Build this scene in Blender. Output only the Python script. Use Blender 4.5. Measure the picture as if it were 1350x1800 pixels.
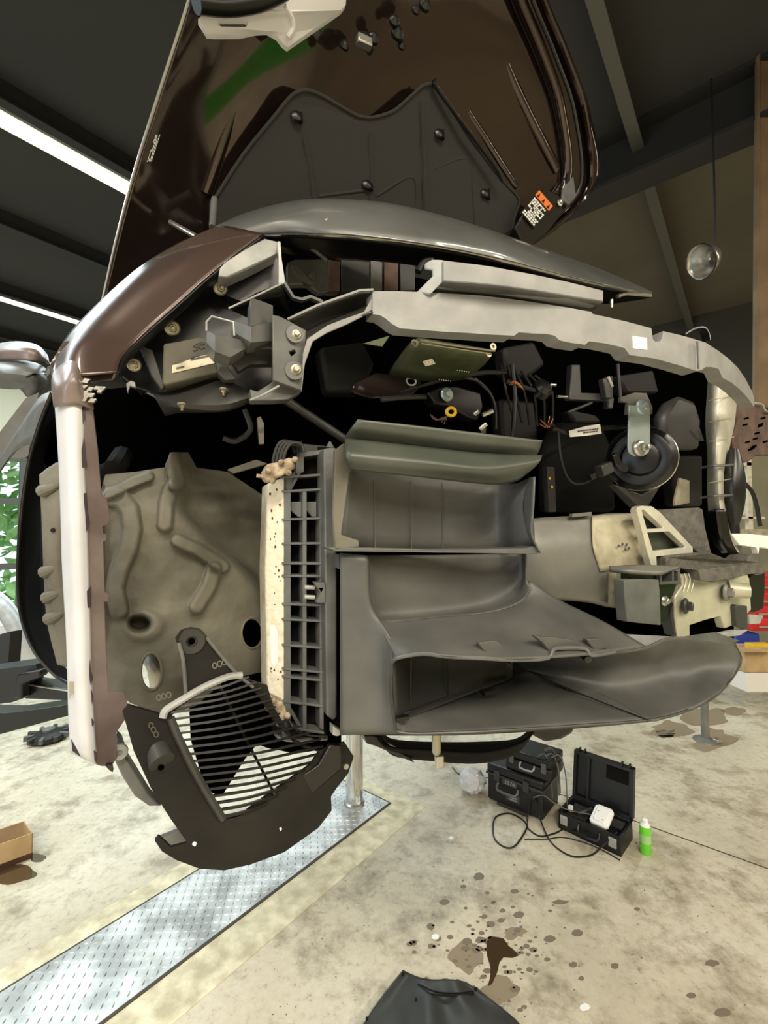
import bpy, bmesh, math, random
from mathutils import Vector, Matrix, geometry, noise as mnoise
random.seed(4)
for o in list(bpy.data.objects): bpy.data.objects.remove(o)
SC = bpy.context.scene
COL = SC.collection
# ------------------------------------------------------------------ camera, world, lights, exposure
H = 1.75                                   # eye height
F = 792.0                                  # focal length in pixels of the 1350x1800 frame
TILT = math.atan(30/F)
cd = bpy.data.cameras.new('camera'); cam = bpy.data.objects.new('camera', cd); COL.objects.link(cam)
cam.location = (0, 0, H); cam.rotation_euler = (math.pi/2 + TILT, 0, 0)
cd.sensor_fit = 'VERTICAL'; cd.sensor_height = 36; cd.lens = F/1800*36; cd.clip_start = .02; cd.clip_end = 200
SC.camera = cam
SC.view_settings.view_transform = 'Standard'; SC.view_settings.look = 'None'
SC.view_settings.gamma = 1; SC.view_settings.use_curve_mapping = False
SC.view_settings.exposure = 0.0
w = bpy.data.worlds.new('world'); SC.world = w; w.use_nodes = True
w.node_tree.nodes['Background'].inputs[0].default_value = (.80, .92, 1, 1)
w.node_tree.nodes['Background'].inputs[1].default_value = 1.3
# building frame: PD across, QD along the floor plate and the ceiling strips
QD = Vector((.63, .777, 0)).normalized(); PD = Vector((QD.y, -QD.x, 0))
BROT = math.atan2(PD.y, PD.x)
def W(p, q, z=0): return PD*p + QD*q + Vector((0, 0, z))
def area(name, loc, target, sx, sy, power, col):
    l = bpy.data.lights.new(name, 'AREA'); l.shape = 'RECTANGLE'; l.size = sx; l.size_y = sy; l.energy = power; l.color = col
    o = bpy.data.objects.new(name, l); COL.objects.link(o); o.location = loc
    d = (Vector(target)-Vector(loc)).normalized(); z = -d
    y = QD - z*QD.dot(z); y = y.normalized() if y.length > .1 else Vector((0,0,1)); x = y.cross(z)
    o.rotation_euler = Matrix((x, y, z)).transposed().to_euler(); return o
CEIL = 4.75
WARM = (1, .90, .73); COOL = (.85, .98, 1)
STRIPS = [(-3.99, -3.5, 7.0), (-7.14, -3.5, 7.0), (-.9, -6.0, -1.0), (2.2, -6.0, -.2), (5.0, -3.0, 6.8)]  # the two strips behind the camera are added for frontal light on the car
POW = [480, 230, 135, 540, 540]
for (p, a, b), pw in zip(STRIPS, POW):
    area('strip_lamp', W(p, (a+b)/2, CEIL-.16), W(p, (a+b)/2, 0), .14, b-a, pw, COOL if p < -2 else WARM)
# daylight entering by the roller door opening behind the camera
area('door_daylight', W(-2.3, -6.9, 1.9), W(-1.0, 0, 1.3), 4.2, 3.4, 95, (.93, .97, 1))
# ------------------------------------------------------------------ materials
def lin(c): return tuple(((x/255)/12.92 if x/255 <= .04045 else ((x/255+.055)/1.055)**2.4) for x in c)
MATS = {}
def mat(name, c, rough=.5, metal=0, c2=None, ns=8, bump=0, bs=60, coat=0, emit=0, lo=.35, hi=.65, spec=.5):
    m = bpy.data.materials.new(name); m.use_nodes = True; nt = m.node_tree; N = nt.nodes; L = nt.links
    b = N['Principled BSDF']; c = lin(c)
    b.inputs['Base Color'].default_value = (*c, 1); b.inputs['Roughness'].default_value = rough
    b.inputs['Metallic'].default_value = metal; b.inputs['Coat Weight'].default_value = coat
    b.inputs['Coat Roughness'].default_value = .06; b.inputs['Specular IOR Level'].default_value = spec
    tc = N.new('ShaderNodeTexCoord')
    if c2:
        c2 = lin(c2)
        n = N.new('ShaderNodeTexNoise'); n.inputs['Scale'].default_value = ns; n.inputs['Detail'].default_value = 7
        r = N.new('ShaderNodeValToRGB'); r.color_ramp.elements[0].position = lo; r.color_ramp.elements[1].position = hi
        r.color_ramp.elements[0].color = (*c, 1); r.color_ramp.elements[1].color = (*c2, 1)
        L.new(tc.outputs['Object'], n.inputs['Vector']); L.new(n.outputs['Fac'], r.inputs['Fac']); L.new(r.outputs['Color'], b.inputs['Base Color'])
        mr = N.new('ShaderNodeMapRange'); mr.inputs['To Min'].default_value = max(rough-.08, .02); mr.inputs['To Max'].default_value = min(rough+.12, 1)
        L.new(n.outputs['Fac'], mr.inputs['Value']); L.new(mr.outputs['Result'], b.inputs['Roughness'])
    if bump:
        n = N.new('ShaderNodeTexNoise'); n.inputs['Scale'].default_value = bs; n.inputs['Detail'].default_value = 4
        k = N.new('ShaderNodeBump'); k.inputs['Strength'].default_value = bump; k.inputs['Distance'].default_value = .01
        L.new(tc.outputs['Object'], n.inputs['Vector']); L.new(n.outputs['Fac'], k.inputs['Height']); L.new(k.outputs['Normal'], b.inputs['Normal'])
    if emit:
        b.inputs['Emission Color'].default_value = (*c, 1); b.inputs['Emission Strength'].default_value = emit
    MATS[name] = m; return m
mat('guard', (24, 23, 21), .55, c2=(36, 34, 30), ns=8, spec=.25)
mat('bay', (22, 21, 20), .6, spec=.3)
mat('paint', (78, 62, 56), .3, .35, coat=1)
mat('paint_inner', (54, 42, 38), .1, .7, coat=.8)
mat('paint_flange', (132, 119, 116), .3, .1, c2=(106, 93, 90), ns=14)
mat('primer', (208, 209, 214), .4, 0, c2=(186, 187, 193), ns=7, lo=.45, hi=.75)
mat('chip', (45, 32, 40), .4)
mat('plastic', (70, 71, 68), .46, c2=(90, 90, 86), ns=6, bump=.06, bs=300)
mat('plastic_green', (60, 65, 58), .36, c2=(76, 80, 72), ns=7)
mat('plastic_dark', (46, 46, 45), .4, c2=(56, 56, 54), ns=10)
mat('black', (15, 15, 15), .32)
mat('black_matte', (15, 15, 14), .9, spec=.15)
mat('void', (3, 3, 3), 1, spec=0)  # near-black, deep shade put into the colour
mat('pad', (38, 38, 36), .85, bump=.15, bs=250)
mat('beam', (150, 150, 147), .5, .1, c2=(134, 134, 132), ns=14, bump=.06, bs=90)
mat('bracket', (104, 106, 104), .42, .1, c2=(84, 85, 84), ns=14)
mat('bracket_light', (172, 174, 172), .45, .2, c2=(150, 152, 150), ns=20)
mat('liner', (118, 115, 102), .7, c2=(74, 71, 61), ns=5, bump=.25, bs=55)
mat('crust', (222, 216, 196), .8, c2=(190, 182, 160), ns=22, bump=.5, bs=60, lo=.5, hi=.7)
mat('crust_brown', (190, 176, 150), .8, c2=(130, 112, 92), ns=60, bump=.6, bs=90)
mat('cream_casting', (196, 194, 172), .45, .35, c2=(170, 168, 148), ns=12, bump=.1, bs=80)
mat('alu', (225, 222, 205), .4, .4, c2=(200, 198, 185), ns=20)
mat('rail', (128, 127, 120), .45, .3, c2=(112, 112, 106), ns=9)
mat('rail_light', (190, 184, 160), .5, .2, c2=(160, 152, 128), ns=22, bump=.1)
mat('foam', (100, 97, 90), .7, c2=(78, 75, 70), ns=30, bump=.6, bs=70)
mat('steel', (190, 188, 180), .3, .9)
mat('chrome', (215, 215, 212), .12, 1)
mat('zinc', (178, 192, 192), .35, .6, c2=(160, 174, 176), ns=12)
mat('bolt', (165, 160, 140), .35, .8)
mat('ecu', (84, 92, 66), .45, .3, c2=(70, 78, 56), ns=30)
mat('yellow', (232, 190, 50), .4); mat('white', (235, 235, 232), .5); mat('ink', (70, 70, 74), .6)
mat('orange', (236, 122, 52), .5); mat('copper', (196, 128, 80), .35, .7)
mat('tape', (200, 198, 182), .4, .15, c2=(172, 170, 158), ns=9, bump=.35, bs=30)
mat('rust', (98, 76, 64), .7, c2=(66, 50, 44), ns=20, bump=.3)
mat('red', (205, 24, 36), .35, coat=.4); mat('blue', (40, 66, 160), .4)
mat('cardboard', (190, 162, 120), .85, c2=(172, 144, 104), ns=9); mat('cardboard_wet', (70, 42, 24), .5)
mat('carton_white', (225, 220, 210), .7)
mat('spray_green', (104, 205, 40), .3, coat=.4)
mat('rubber', (19, 19, 20), .45, bump=.05, bs=40)
mat('ceiling', (46, 46, 45), .9, c2=(54, 53, 51), ns=.6)
mat('ceiling_brown', (96, 90, 78), .9, c2=(84, 79, 68), ns=.7)
mat('ibeam', (34, 34, 33), .7)
mat('purlin', (84, 83, 78), .6)
mat('wall', (150, 140, 112), .85, c2=(130, 122, 98), ns=1.5)
mat('wall_dark', (66, 64, 58), .9)
mat('column', (126, 104, 76), .7, c2=(104, 84, 62), ns=4)
mat('lamp', (255, 250, 240), .5, emit=.85)
mat('cloth_white', (214, 214, 216), .6)
mat('leaf', (176, 214, 150), .8, c2=(120, 176, 90), ns=5)
mat('puddle', (66, 50, 34), .06, spec=.8, coat=1)
mat('drip', (118, 106, 90), .6); mat('smear', (140, 126, 104), .6); mat('cabinet_green', (60, 190, 50), .5)
mat('cowl', (104, 106, 104), .3, .2, c2=(84, 86, 84), ns=5, coat=.6)
def corrugated():
    m = mat('corrugated', (206, 204, 182), .6); nt = m.node_tree; N = nt.nodes; L = nt.links
    t = N.new('ShaderNodeTexCoord'); v = N.new('ShaderNodeTexWave'); v.inputs['Scale'].default_value = 5; v.inputs['Distortion'].default_value = .4
    k = N.new('ShaderNodeBump'); k.inputs['Strength'].default_value = .8; L.new(t.outputs['Object'], v.inputs['Vector'])
    L.new(v.outputs['Fac'], k.inputs['Height']); L.new(k.outputs['Normal'], N['Principled BSDF'].inputs['Normal'])
corrugated()
def floor_mat():
    m = bpy.data.materials.new('floor'); m.use_nodes = True; nt = m.node_tree; N = nt.nodes; L = nt.links; b = N['Principled BSDF']
    tc = N.new('ShaderNodeTexCoord')
    def nz(s, d=8, r=.6):
        n = N.new('ShaderNodeTexNoise'); n.inputs['Scale'].default_value = s; n.inputs['Detail'].default_value = d; n.inputs['Roughness'].default_value = r
        L.new(tc.outputs['Object'], n.inputs['Vector']); return n
    def ramp(n, els):
        r = N.new('ShaderNodeValToRGB'); r.color_ramp.elements[0].position = els[0][0]; r.color_ramp.elements[0].color = (*lin(els[0][1]), 1)
        r.color_ramp.elements[1].position = els[-1][0]; r.color_ramp.elements[1].color = (*lin(els[-1][1]), 1)
        for p, c in els[1:-1]:
            e = r.color_ramp.elements.new(p); e.color = (*lin(c), 1)
        L.new(n.outputs['Fac'], r.inputs['Fac']); return r
    def mix(f, a, c, mode='MULTIPLY'):
        x = N.new('ShaderNodeMixRGB'); x.blend_type = mode
        if hasattr(f, 'is_linked'): L.new(f, x.inputs[0])
        else: x.inputs[0].default_value = f
        L.new(a, x.inputs[1]); L.new(c, x.inputs[2]); return x.outputs[0]
    base = ramp(nz(1.1), [(.3, (180, 171, 150)), (.5, (203, 194, 174)), (.7, (216, 210, 194))]).outputs[0]
    blot = ramp(nz(5, 9, .7), [(.36, (178, 172, 164)), (.52, (255, 255, 255))]).outputs[0]
    fine = ramp(nz(30, 9, .7), [(.33, (170, 162, 150)), (.42, (240, 238, 232)), (.6, (255, 255, 255))]).outputs[0]
    c = mix(.8, base, blot); c = mix(.7, c, fine)
    L.new(c, b.inputs['Base Color'])
    rr = N.new('ShaderNodeMapRange'); rr.inputs['To Min'].default_value = .3; rr.inputs['To Max'].default_value = .62
    L.new(nz(2.5).outputs['Fac'], rr.inputs['Value']); L.new(rr.outputs['Result'], b.inputs['Roughness'])
    k = N.new('ShaderNodeBump'); k.inputs['Strength'].default_value = .12; k.inputs['Distance'].default_value = .01
    L.new(nz(45).outputs['Fac'], k.inputs['Height']); L.new(k.outputs['Normal'], b.inputs['Normal'])
    MATS['floor'] = m
floor_mat()
mat('screed', (226, 218, 190), .7, c2=(186, 176, 148), ns=14, bump=.3, bs=50)
mat('joint', (70, 64, 54), .9)
mat('tread', (214, 217, 217), .36, .6, c2=(164, 167, 167), ns=7, bump=.1, bs=90, lo=.4, hi=.62)
# ------------------------------------------------------------------ unprojection helpers (authoring only; results are plain metres)
B = Vector((-.399, .917, 0)); LT = Vector((.917, .399, 0)); UP = Vector((0, 0, 1))       # car frame: back, lateral
CAM = Vector((0, 0, H)); ct, st = math.cos(TILT), math.sin(TILT)
FW = Vector((0, ct, st)); UC = Vector((0, -st, ct)); RX = Vector((1, 0, 0))
def ray(x, y): return RX*((x-675)/F) + FW + UC*((900-y)/F)
def D(x, y, d): return CAM + ray(x, y)*d
def P(x, y, b): r = ray(x, y); return CAM + r*(b/r.dot(B))
def FL(x, y, z=0): r = ray(x, y); return CAM + r*((z-H)/r.z)
def pxm(x, y, b): return b/ray(x, y).dot(B)/F               # metres per pixel at b
def itp(tab):
    def f(x):
        if x <= tab[0][0]: return tab[0][1]
        for (a, va), (c, vc) in zip(tab, tab[1:]):
            if x <= c: t = (x-a)/(c-a); t = t*t*(3-2*t) if 0 else t; return va+(vc-va)*t
        return tab[-1][1]
    return f
def K(pt, b):
    if len(pt) == 3: return P(*pt)
    return P(pt[0], pt[1], b(pt[0], pt[1]) if callable(b) else b)
def cr(pts, n):
    if len(pts) < 3: 
        return [pts[0].lerp(pts[-1], i/(n-1)) for i in range(n)]
    seg = len(pts)-1; out = []
    for i in range(n):
        t = i/(n-1)*seg; k = min(int(t), seg-1); u = t-k
        p1, p2 = pts[k], pts[k+1]; p0 = pts[k-1] if k else p1*2-p2; p3 = pts[k+2] if k+2 <= seg else p2*2-p1
        out.append(.5*((2*p1)+(p2-p0)*u+(2*p0-5*p1+4*p2-p3)*u*u+(3*p1-p0-3*p2+p3)*u**3))
    return out
class MB:
    def __init__(s): s.v = []; s.f = []; s.m = []; s.cur = 0
    def add(s, vs, fs):
        o = len(s.v); s.v += [Vector(v) for v in vs]; s.f += [tuple(i+o for i in f) for f in fs]; s.m += [s.cur]*len(fs); return s
    def slab(s, loops2, loops3, ext):
        tris = geometry.tessellate_polygon([[Vector((a[0], a[1], 0)) for a in l] for l in loops2])
        fl = [p for l in loops3 for p in l]; n = len(fl); vs = fl+[p+ext for p in fl]; fs = []
        for t in tris: fs += [tuple(t), tuple(i+n for i in reversed(t))]
        k = 0
        for l in loops3:
            m = len(l)
            for i in range(m): a = k+i; c = k+(i+1) % m; fs.append((a, c, c+n, a+n))
            k += m
        return s.add(vs, fs)
    def q(s, pts, b, t=.004, holes=(), ext=None):
        l2 = [[p[:2] for p in pts]]+[[p[:2] for p in h] for h in holes]
        l3 = [[K(p, b) for p in pts]]+[[K(p, b) for p in h] for h in holes]
        return s.slab(l2, l3, ext if ext is not None else B*t)
    def band(s, top, bot, bf, t, hump=0):
        ft, fb_ = itp(top), itp(bot); lo, hi = max(top[0][0], bot[0][0]), min(top[-1][0], bot[-1][0])
        xs = sorted(set([x for x, _ in top+bot if lo <= x <= hi]+[lo+(hi-lo)*i/60 for i in range(61)])); rows = []
        for x in xs:
            y0, y1 = ft(x), fb_(x); f_ = [P(x, y0+(y1-y0)*u, bf(x, 0)-hump*math.sin(math.pi*u)) for u in (0, .5, 1)]
            rows.append(f_+[p+B*t for p in reversed(f_)])
        s.grid(rows, True); s.add(rows[0], [tuple(range(5, -1, -1))]); s.add(rows[-1], [tuple(range(6))]); return s
    def flat(s, pts, z, t, ext=None):          # polygon on a horizontal plane given by floor-plane pixels
        return s.slab([[p[:2] for p in pts]], [[FL(p[0], p[1], z) for p in pts]], Vector((0, 0, t)))
    def grid(s, rows, closed=False):
        ny = len(rows); nx = len(rows[0]); vs = [p for r in rows for p in r]; fs = []
        for j in range(ny-1):
            for i in range(nx-(0 if closed else 1)):
                a = j*nx+i; c = j*nx+(i+1) % nx; fs.append((a, c, c+nx, a+nx))
        return s.add(vs, fs)
    def g(s, rows, b=None, nx=20, ny=10):
        R = [cr([K(p, b) for p in r], nx) for r in rows]
        cols = [cr([R[j][i] for j in range(len(R))], ny) for i in range(nx)]
        return s.grid([[cols[i][j] for i in range(nx)] for j in range(ny)])
    def box(s, c, x, y, z):                    # centre and three half-axis vectors
        vs = [c+x*i+y*j+z*k for k in (-1, 1) for j in (-1, 1) for i in (-1, 1)]
        return s.add(vs, [(0, 2, 3, 1), (4, 5, 7, 6), (0, 1, 5, 4), (2, 6, 7, 3), (0, 4, 6, 2), (1, 3, 7, 5)])
    def hull(s, low, high):                    # prism between two equal loops
        n = len(low); return s.add(low+high, [tuple(reversed(range(n))), tuple(range(n, 2*n))]+[(i, (i+1) % n, (i+1) % n+n, i+n) for i in range(n)])
    def lathe(s, c, ax, prof, n=28, caps=True):
        ax = ax.normalized(); x = ax.orthogonal().normalized(); y = ax.cross(x); rows = []
        for r, h in prof: rows.append([c+ax*h+(x*math.cos(6.28318*i/n)+y*math.sin(6.28318*i/n))*r for i in range(n)])
        s.grid(rows, True)
        if caps: s.add(rows[0], [tuple(reversed(range(n)))]); s.add(rows[-1], [tuple(range(n))])
        return s
    def cyl(s, a, c, r, r2=None, n=16): return s.lathe(a, c-a, [(r, 0), (r if r2 is None else r2, (c-a).length)], n)
    def tube(s, pts, r, n=8, sm=6):
        if sm > 1 and len(pts) > 2: pts = cr(pts, sm*(len(pts)-1)+1)
        rows = []; prev = None
        for i, p in enumerate(pts):
            t = (pts[min(i+1, len(pts)-1)]-pts[max(i-1, 0)]).normalized()
            x = (prev-t*prev.dot(t)) if prev is not None else t.orthogonal()
            x = x.normalized() if x.length > 1e-6 else t.orthogonal().normalized(); prev = x; y = t.cross(x); rr = r(i/(len(pts)-1)) if callable(r) else r
            rows.append([p+(x*math.cos(6.28318*k/n)+y*math.sin(6.28318*k/n))*rr for k in range(n)])
        s.grid(rows, True); s.add(rows[0], [tuple(reversed(range(n)))]); s.add(rows[-1], [tuple(range(n))]); return s
    def bar(s, pts, w, t, up=UP):              # flat strap along a path
        rows = []
        for i, p in enumerate(pts):
            d = (pts[min(i+1, len(pts)-1)]-pts[max(i-1, 0)]).normalized(); n = d.cross(up).normalized(); u = n.cross(d).normalized()
            rows.append([p+n*t/2+u*w/2, p-n*t/2+u*w/2, p-n*t/2-u*w/2, p+n*t/2-u*w/2])
        s.grid(rows, True); s.add(rows[0], [(3, 2, 1, 0)]); s.add(rows[-1], [(0, 1, 2, 3)]); return s
def tag(o, label=None, cat=None, group=None, kind=None):
    for k, v in (('label', label), ('category', cat), ('group', group), ('kind', kind)):
        if v: o[k] = v
    return o
def wloc(o):
    v = Vector((0, 0, 0))
    while o: v += o.location; o = o.parent
    return v
EACH = {'hood_latch', 'wiring_harness', 'paint_chips', 'unit_lugs', 'hose_creases', 'torn_clips', 'clamp_knobs', 'lock_pins', 'copper_wires', 'red_wires', 'hood_ribs', 'pad_ribs', 'lattice_pegs', 'bay_bracket', 'liner_nubs', 'lattice_plates', 'yellow_dots', 'plate_washers', 'bracket_pin', 'foil_scrap', 'unit_rail', 'carrier_edges'}
SINGLE = {'hood_latch': 'latch_fitting', 'wiring_harness': 'wire_loom', 'paint_chips': 'paint_chip', 'unit_lugs': 'unit_lug', 'hose_creases': 'hose_crease', 'torn_clips': 'torn_clip', 'clamp_knobs': 'clamp_knob', 'lock_pins': 'lock_pin', 'copper_wires': 'copper_wire', 'red_wires': 'red_wire', 'hood_ribs': 'hood_rib', 'pad_ribs': 'pad_rib', 'lattice_pegs': 'lattice_peg', 'liner_nubs': 'liner_nub', 'lattice_plates': 'lattice_plate', 'yellow_dots': 'yellow_dot', 'plate_washers': 'plate_washer', 'carrier_edges': 'carrier_edge'}
def pieces(mb):
    key = {}; rep = [key.setdefault((round(v.x, 5), round(v.y, 5), round(v.z, 5)), i) for i, v in enumerate(mb.v)]; par = list(range(len(mb.v)))
    def find(a):
        while par[a] != a: par[a] = par[par[a]]; a = par[a]
        return a
    for f in mb.f:
        for k in f[1:]: par[find(rep[k])] = find(rep[f[0]])
    out = {}
    for f in mb.f: out.setdefault(find(rep[f[0]]), []).append(f)
    res = []
    for fs in out.values():
        ids = sorted({k for f in fs for k in f}); mp_ = {k: i for i, k in enumerate(ids)}; m2 = MB(); m2.v = [mb.v[k] for k in ids]; m2.f = [tuple(mp_[k] for k in f) for f in fs]; res.append(m2)
    return res
def obj(name, mb, m, parent=None, solid=0, bevel=0, ang=35, loc=None, label=None):
    if name in EACH:
        for k in pieces(mb): o = obj(SINGLE.get(name, name+'_piece'), k, m, parent, solid, bevel, ang, loc, label)
        return o
    me = bpy.data.meshes.new(name); o = bpy.data.objects.new(name, me); COL.objects.link(o)
    org = loc if loc is not None else (Vector((0, 0, 0)) if parent or not mb.v else Vector((sum(v.x for v in mb.v)/len(mb.v), sum(v.y for v in mb.v)/len(mb.v), min(v.z for v in mb.v))))
    if parent: o.parent = parent; org = wloc(parent)
    else: o.location = org
    me.from_pydata([v-org for v in mb.v], [], mb.f)
    ms = m if isinstance(m, (list, tuple)) else [m]
    for x in ms: me.materials.append(MATS[x])
    if len(ms) > 1:
        for p, i in zip(me.polygons, mb.m): p.material_index = i
    bm = bmesh.new(); bm.from_mesh(me); bmesh.ops.remove_doubles(bm, verts=bm.verts, dist=1e-5); bmesh.ops.recalc_face_normals(bm, faces=bm.faces); bm.to_mesh(me); bm.free()
    me.polygons.foreach_set('use_smooth', [True]*len(me.polygons)); me.set_sharp_from_angle(angle=math.radians(ang))
    if solid: md = o.modifiers.new('s', 'SOLIDIFY'); md.thickness = solid; md.offset = 0
    if bevel: md = o.modifiers.new('b', 'BEVEL'); md.width = bevel; md.segments = 2; md.limit_method = 'ANGLE'; md.angle_limit = math.radians(40)
    if label: o['label'] = label
    return o
def empty(name, loc, label, cat, group=None):
    o = bpy.data.objects.new(name, None); COL.objects.link(o); o.location = loc; o.empty_display_size = .1
    return tag(o, label, cat, group)
def Q(name, pts, b, m, parent, t=.004, holes=(), bevel=.0008, ext=None, label=None):
    return obj(name, MB().q(pts, b, t, holes, ext), m, parent, bevel=bevel, label=label)
def bolt(x, y, b, r, parent, m='bolt', ax=None, name='bolt', stud=True, label=None):
    ax = ax or -B; c = P(x, y, b); s = pxm(x, y, b); r *= s; mb = MB()
    mb.lathe(c, ax, [(r, 0), (r*1.02, r*.15), (r*.85, r*.35), (r*.6, r*.4)], 20)
    mb.lathe(c, ax, [(r*.58, r*.3), (r*.58, r*.85), (r*.45, r*.95)], 6)
    if stud: mb.lathe(c, ax, [(r*.3, r*.8), (r*.3, r*1.5), (r*.2, r*1.6)], 12)
    return obj(name, mb, m, parent, label=label)
def text(s, size, origin, xd, yd, m, parent, name='lettering', ext=.0006):
    cu = bpy.data.curves.new('t', 'FONT'); cu.body = s; cu.size = size; cu.extrude = ext; cu.align_x = 'CENTER'; cu.align_y = 'CENTER'
    t = bpy.data.objects.new('t', cu); COL.objects.link(t); bpy.context.view_layer.update()
    me = bpy.data.meshes.new_from_object(t.evaluated_get(bpy.context.evaluated_depsgraph_get())); bpy.data.objects.remove(t)
    xd = xd.normalized(); yd = yd.normalized(); z = xd.cross(yd); mb = MB()
    mb.add([origin+xd*v.co.x+yd*v.co.y+z*v.co.z for v in me.vertices], [tuple(p.vertices) for p in me.polygons])
    return obj(name, mb, m, parent)
# ------------------------------------------------------------------ the building
def struct(name, mb, m, **k): o = obj(name, mb, m, **k); o['kind'] = 'structure'; return o
def wbox(p0, p1, q0, q1, z0, z1): return MB().box(W((p0+p1)/2, (q0+q1)/2, (z0+z1)/2), PD*((p1-p0)/2), QD*((q1-q0)/2), UP*((z1-z0)/2))
def wadd(mb, p0, p1, q0, q1, z0, z1): return mb.box(W((p0+p1)/2, (q0+q1)/2, (z0+z1)/2), PD*((p1-p0)/2), QD*((q1-q0)/2), UP*((z1-z0)/2))
PL0, PR0, Q0, Q1 = -9.2, 8.2, -7.2, 7.6
pa, pb, qe = -1.63-.15, -1.99-.19, 2.25    # placeholder, replaced just below
_r = FL(166, 1800); _r2 = FL(687, 1415); _l = FL(0, 1749)
pa = (_r.dot(PD)+_r2.dot(PD))/2; pb = _l.dot(PD); qe = _r2.dot(QD)
struct('floor', wbox(PL0, PR0, Q0, Q1, -.1, 0), 'floor')
struct('ceiling', wbox(PL0, PR0, Q0, 3.9, CEIL, CEIL+.1), 'ceiling')
struct('ceiling_far', wbox(PL0, PR0, 3.9, Q1, CEIL, CEIL+.1), 'ceiling_brown')
mb = wbox(PL0, PR0, Q1, Q1+.15, 0, 2.7); struct('wall_far', mb, 'wall')
struct('wall_far_upper', wbox(PL0, PR0, Q1, Q1+.15, 2.7, CEIL), 'wall_dark')
mb = wbox(PR0, PR0+.15, Q0, Q1, 0, CEIL); struct('wall_right', mb, 'wall')
# left wall with a window opening onto greenery and a light roller door section
mb = MB(); WQ0, WQ1 = -1.6, 3.4
wadd(mb, PL0-.15, PL0, Q0, WQ0, 0, CEIL); wadd(mb, PL0-.15, PL0, WQ1, Q1, 0, CEIL)
wadd(mb, PL0-.15, PL0, WQ0, WQ1, 4.1, CEIL); wadd(mb, PL0-.15, PL0, WQ0, WQ1, 0, .2)
struct('wall_left', mb, 'wall_dark')
mb = MB()
wadd(mb, PL0-.1, PL0-.02, WQ0, WQ1, 2.95, 4.1)
struct('trim_1', mb, 'corrugated')
mb = MB()
for q in (-1.6, -.6, .4, 1.4, 2.0, 3.4): wadd(mb, PL0-.1, PL0-.04, q-.05, q+.05, .2, 2.95)
for z in (.2, 1.15, 2.2, 2.9): wadd(mb, PL0-.1, PL0-.04, WQ0, WQ1, z-.05, z+.05)
struct('window_1', mb, 'purlin')
mb = MB()
wadd(mb, PL0, -4.6, Q0-.15, Q0, 0, CEIL); wadd(mb, 0.2, PR0, Q0-.15, Q0, 0, CEIL); wadd(mb, -4.6, .2, Q0-.15, Q0, 3.7, CEIL)
struct('wall_back', mb, 'wall_dark')
for k, q in enumerate((3.75, -3.2)):
    mb = MB(); wadd(mb, PL0, PR0, q-.12, q+.12, CEIL-.4, CEIL-.37); wadd(mb, PL0, PR0, q-.12, q+.12, CEIL-.03, CEIL); wadd(mb, PL0, PR0, q-.012, q+.012, CEIL-.4, CEIL)
    struct('trim_%d' % (k+2), mb, 'ibeam')
for k, p in enumerate((-8.6, -7.0, -5.4, -3.82, -2.2, -.6, 1.0, 2.6, 4.2, 5.8)):
    mb = MB(); wadd(mb, p-.02, p+.02, Q0, Q1, CEIL-.16, CEIL); wadd(mb, p-.02, p+.06, Q0, Q1, CEIL-.165, CEIL-.15)
    struct('trim_%d' % (k+4), mb, 'purlin' if p > -1 else 'ibeam')
# concrete joint lines, screed borders of the plate
mb = MB(); wadd(mb, pb-.12, pb-.012, -4, qe+.12, -.004, .0025); wadd(mb, pa+.012, pa+.2, -4, qe+.12, -.004, .0025); wadd(mb, pb-.012, pa+.012, qe+.012, qe+.12, -.004, .0025)
struct('trim_20', mb, 'screed')
mb = MB(); a = FL(1143, 1453); c = FL(1344, 1525); d = (c-a).normalized(); n = Vector((-d.y, d.x, 0))
mb.box((a+c)/2+d*.6-d*.0, d*((c-a).length/2+1.2), n*.004, UP*.0015)
struct('trim_21', mb, 'joint')
# outdoors: greenery beyond the window
mb = MB()
for i in range(4200):
    c = W(PL0-2.6+random.uniform(-.7, .7), random.uniform(-5, 8), random.uniform(0, 4.2)); s = random.uniform(.12, .3)
    x = Vector((random.gauss(0, 1), random.gauss(0, 1), random.gauss(0, 1))).normalized(); y = x.orthogonal().normalized()
    mb.add([c-x*s, c+y*s*.4, c+x*s, c-y*s*.4], [(0, 1, 2, 3)])
tag(obj('hedge', mb, 'leaf'), 'bright green foliage seen through the window at far left', 'hedge', kind='stuff')
# ceiling light strips
LL = ['long white ceiling light strip at upper left, the nearer of two', 'long white ceiling light strip lower at the left, farther away', 'unseen light strip added on the ceiling behind the viewer on the left', 'unseen light strip added on the ceiling behind the viewer in the middle', 'light strip on the ceiling far to the right of the car']
for (p, a, b), lb in zip(STRIPS, LL):
    t = empty('ceiling_light', W(p, (a+b)/2, CEIL-.15), lb, 'light')
    obj('housing', wbox(p-.11, p+.11, a-.05, b+.05, CEIL-.13, CEIL-.07), 'purlin', t)
    obj('diffuser', wbox(p-.075, p+.075, a, b, CEIL-.15, CEIL-.13), 'lamp', t)
    obj('mounting_rail', wbox(p-.03, p+.03, a, b, CEIL-.07, CEIL), 'ibeam', t)
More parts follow.
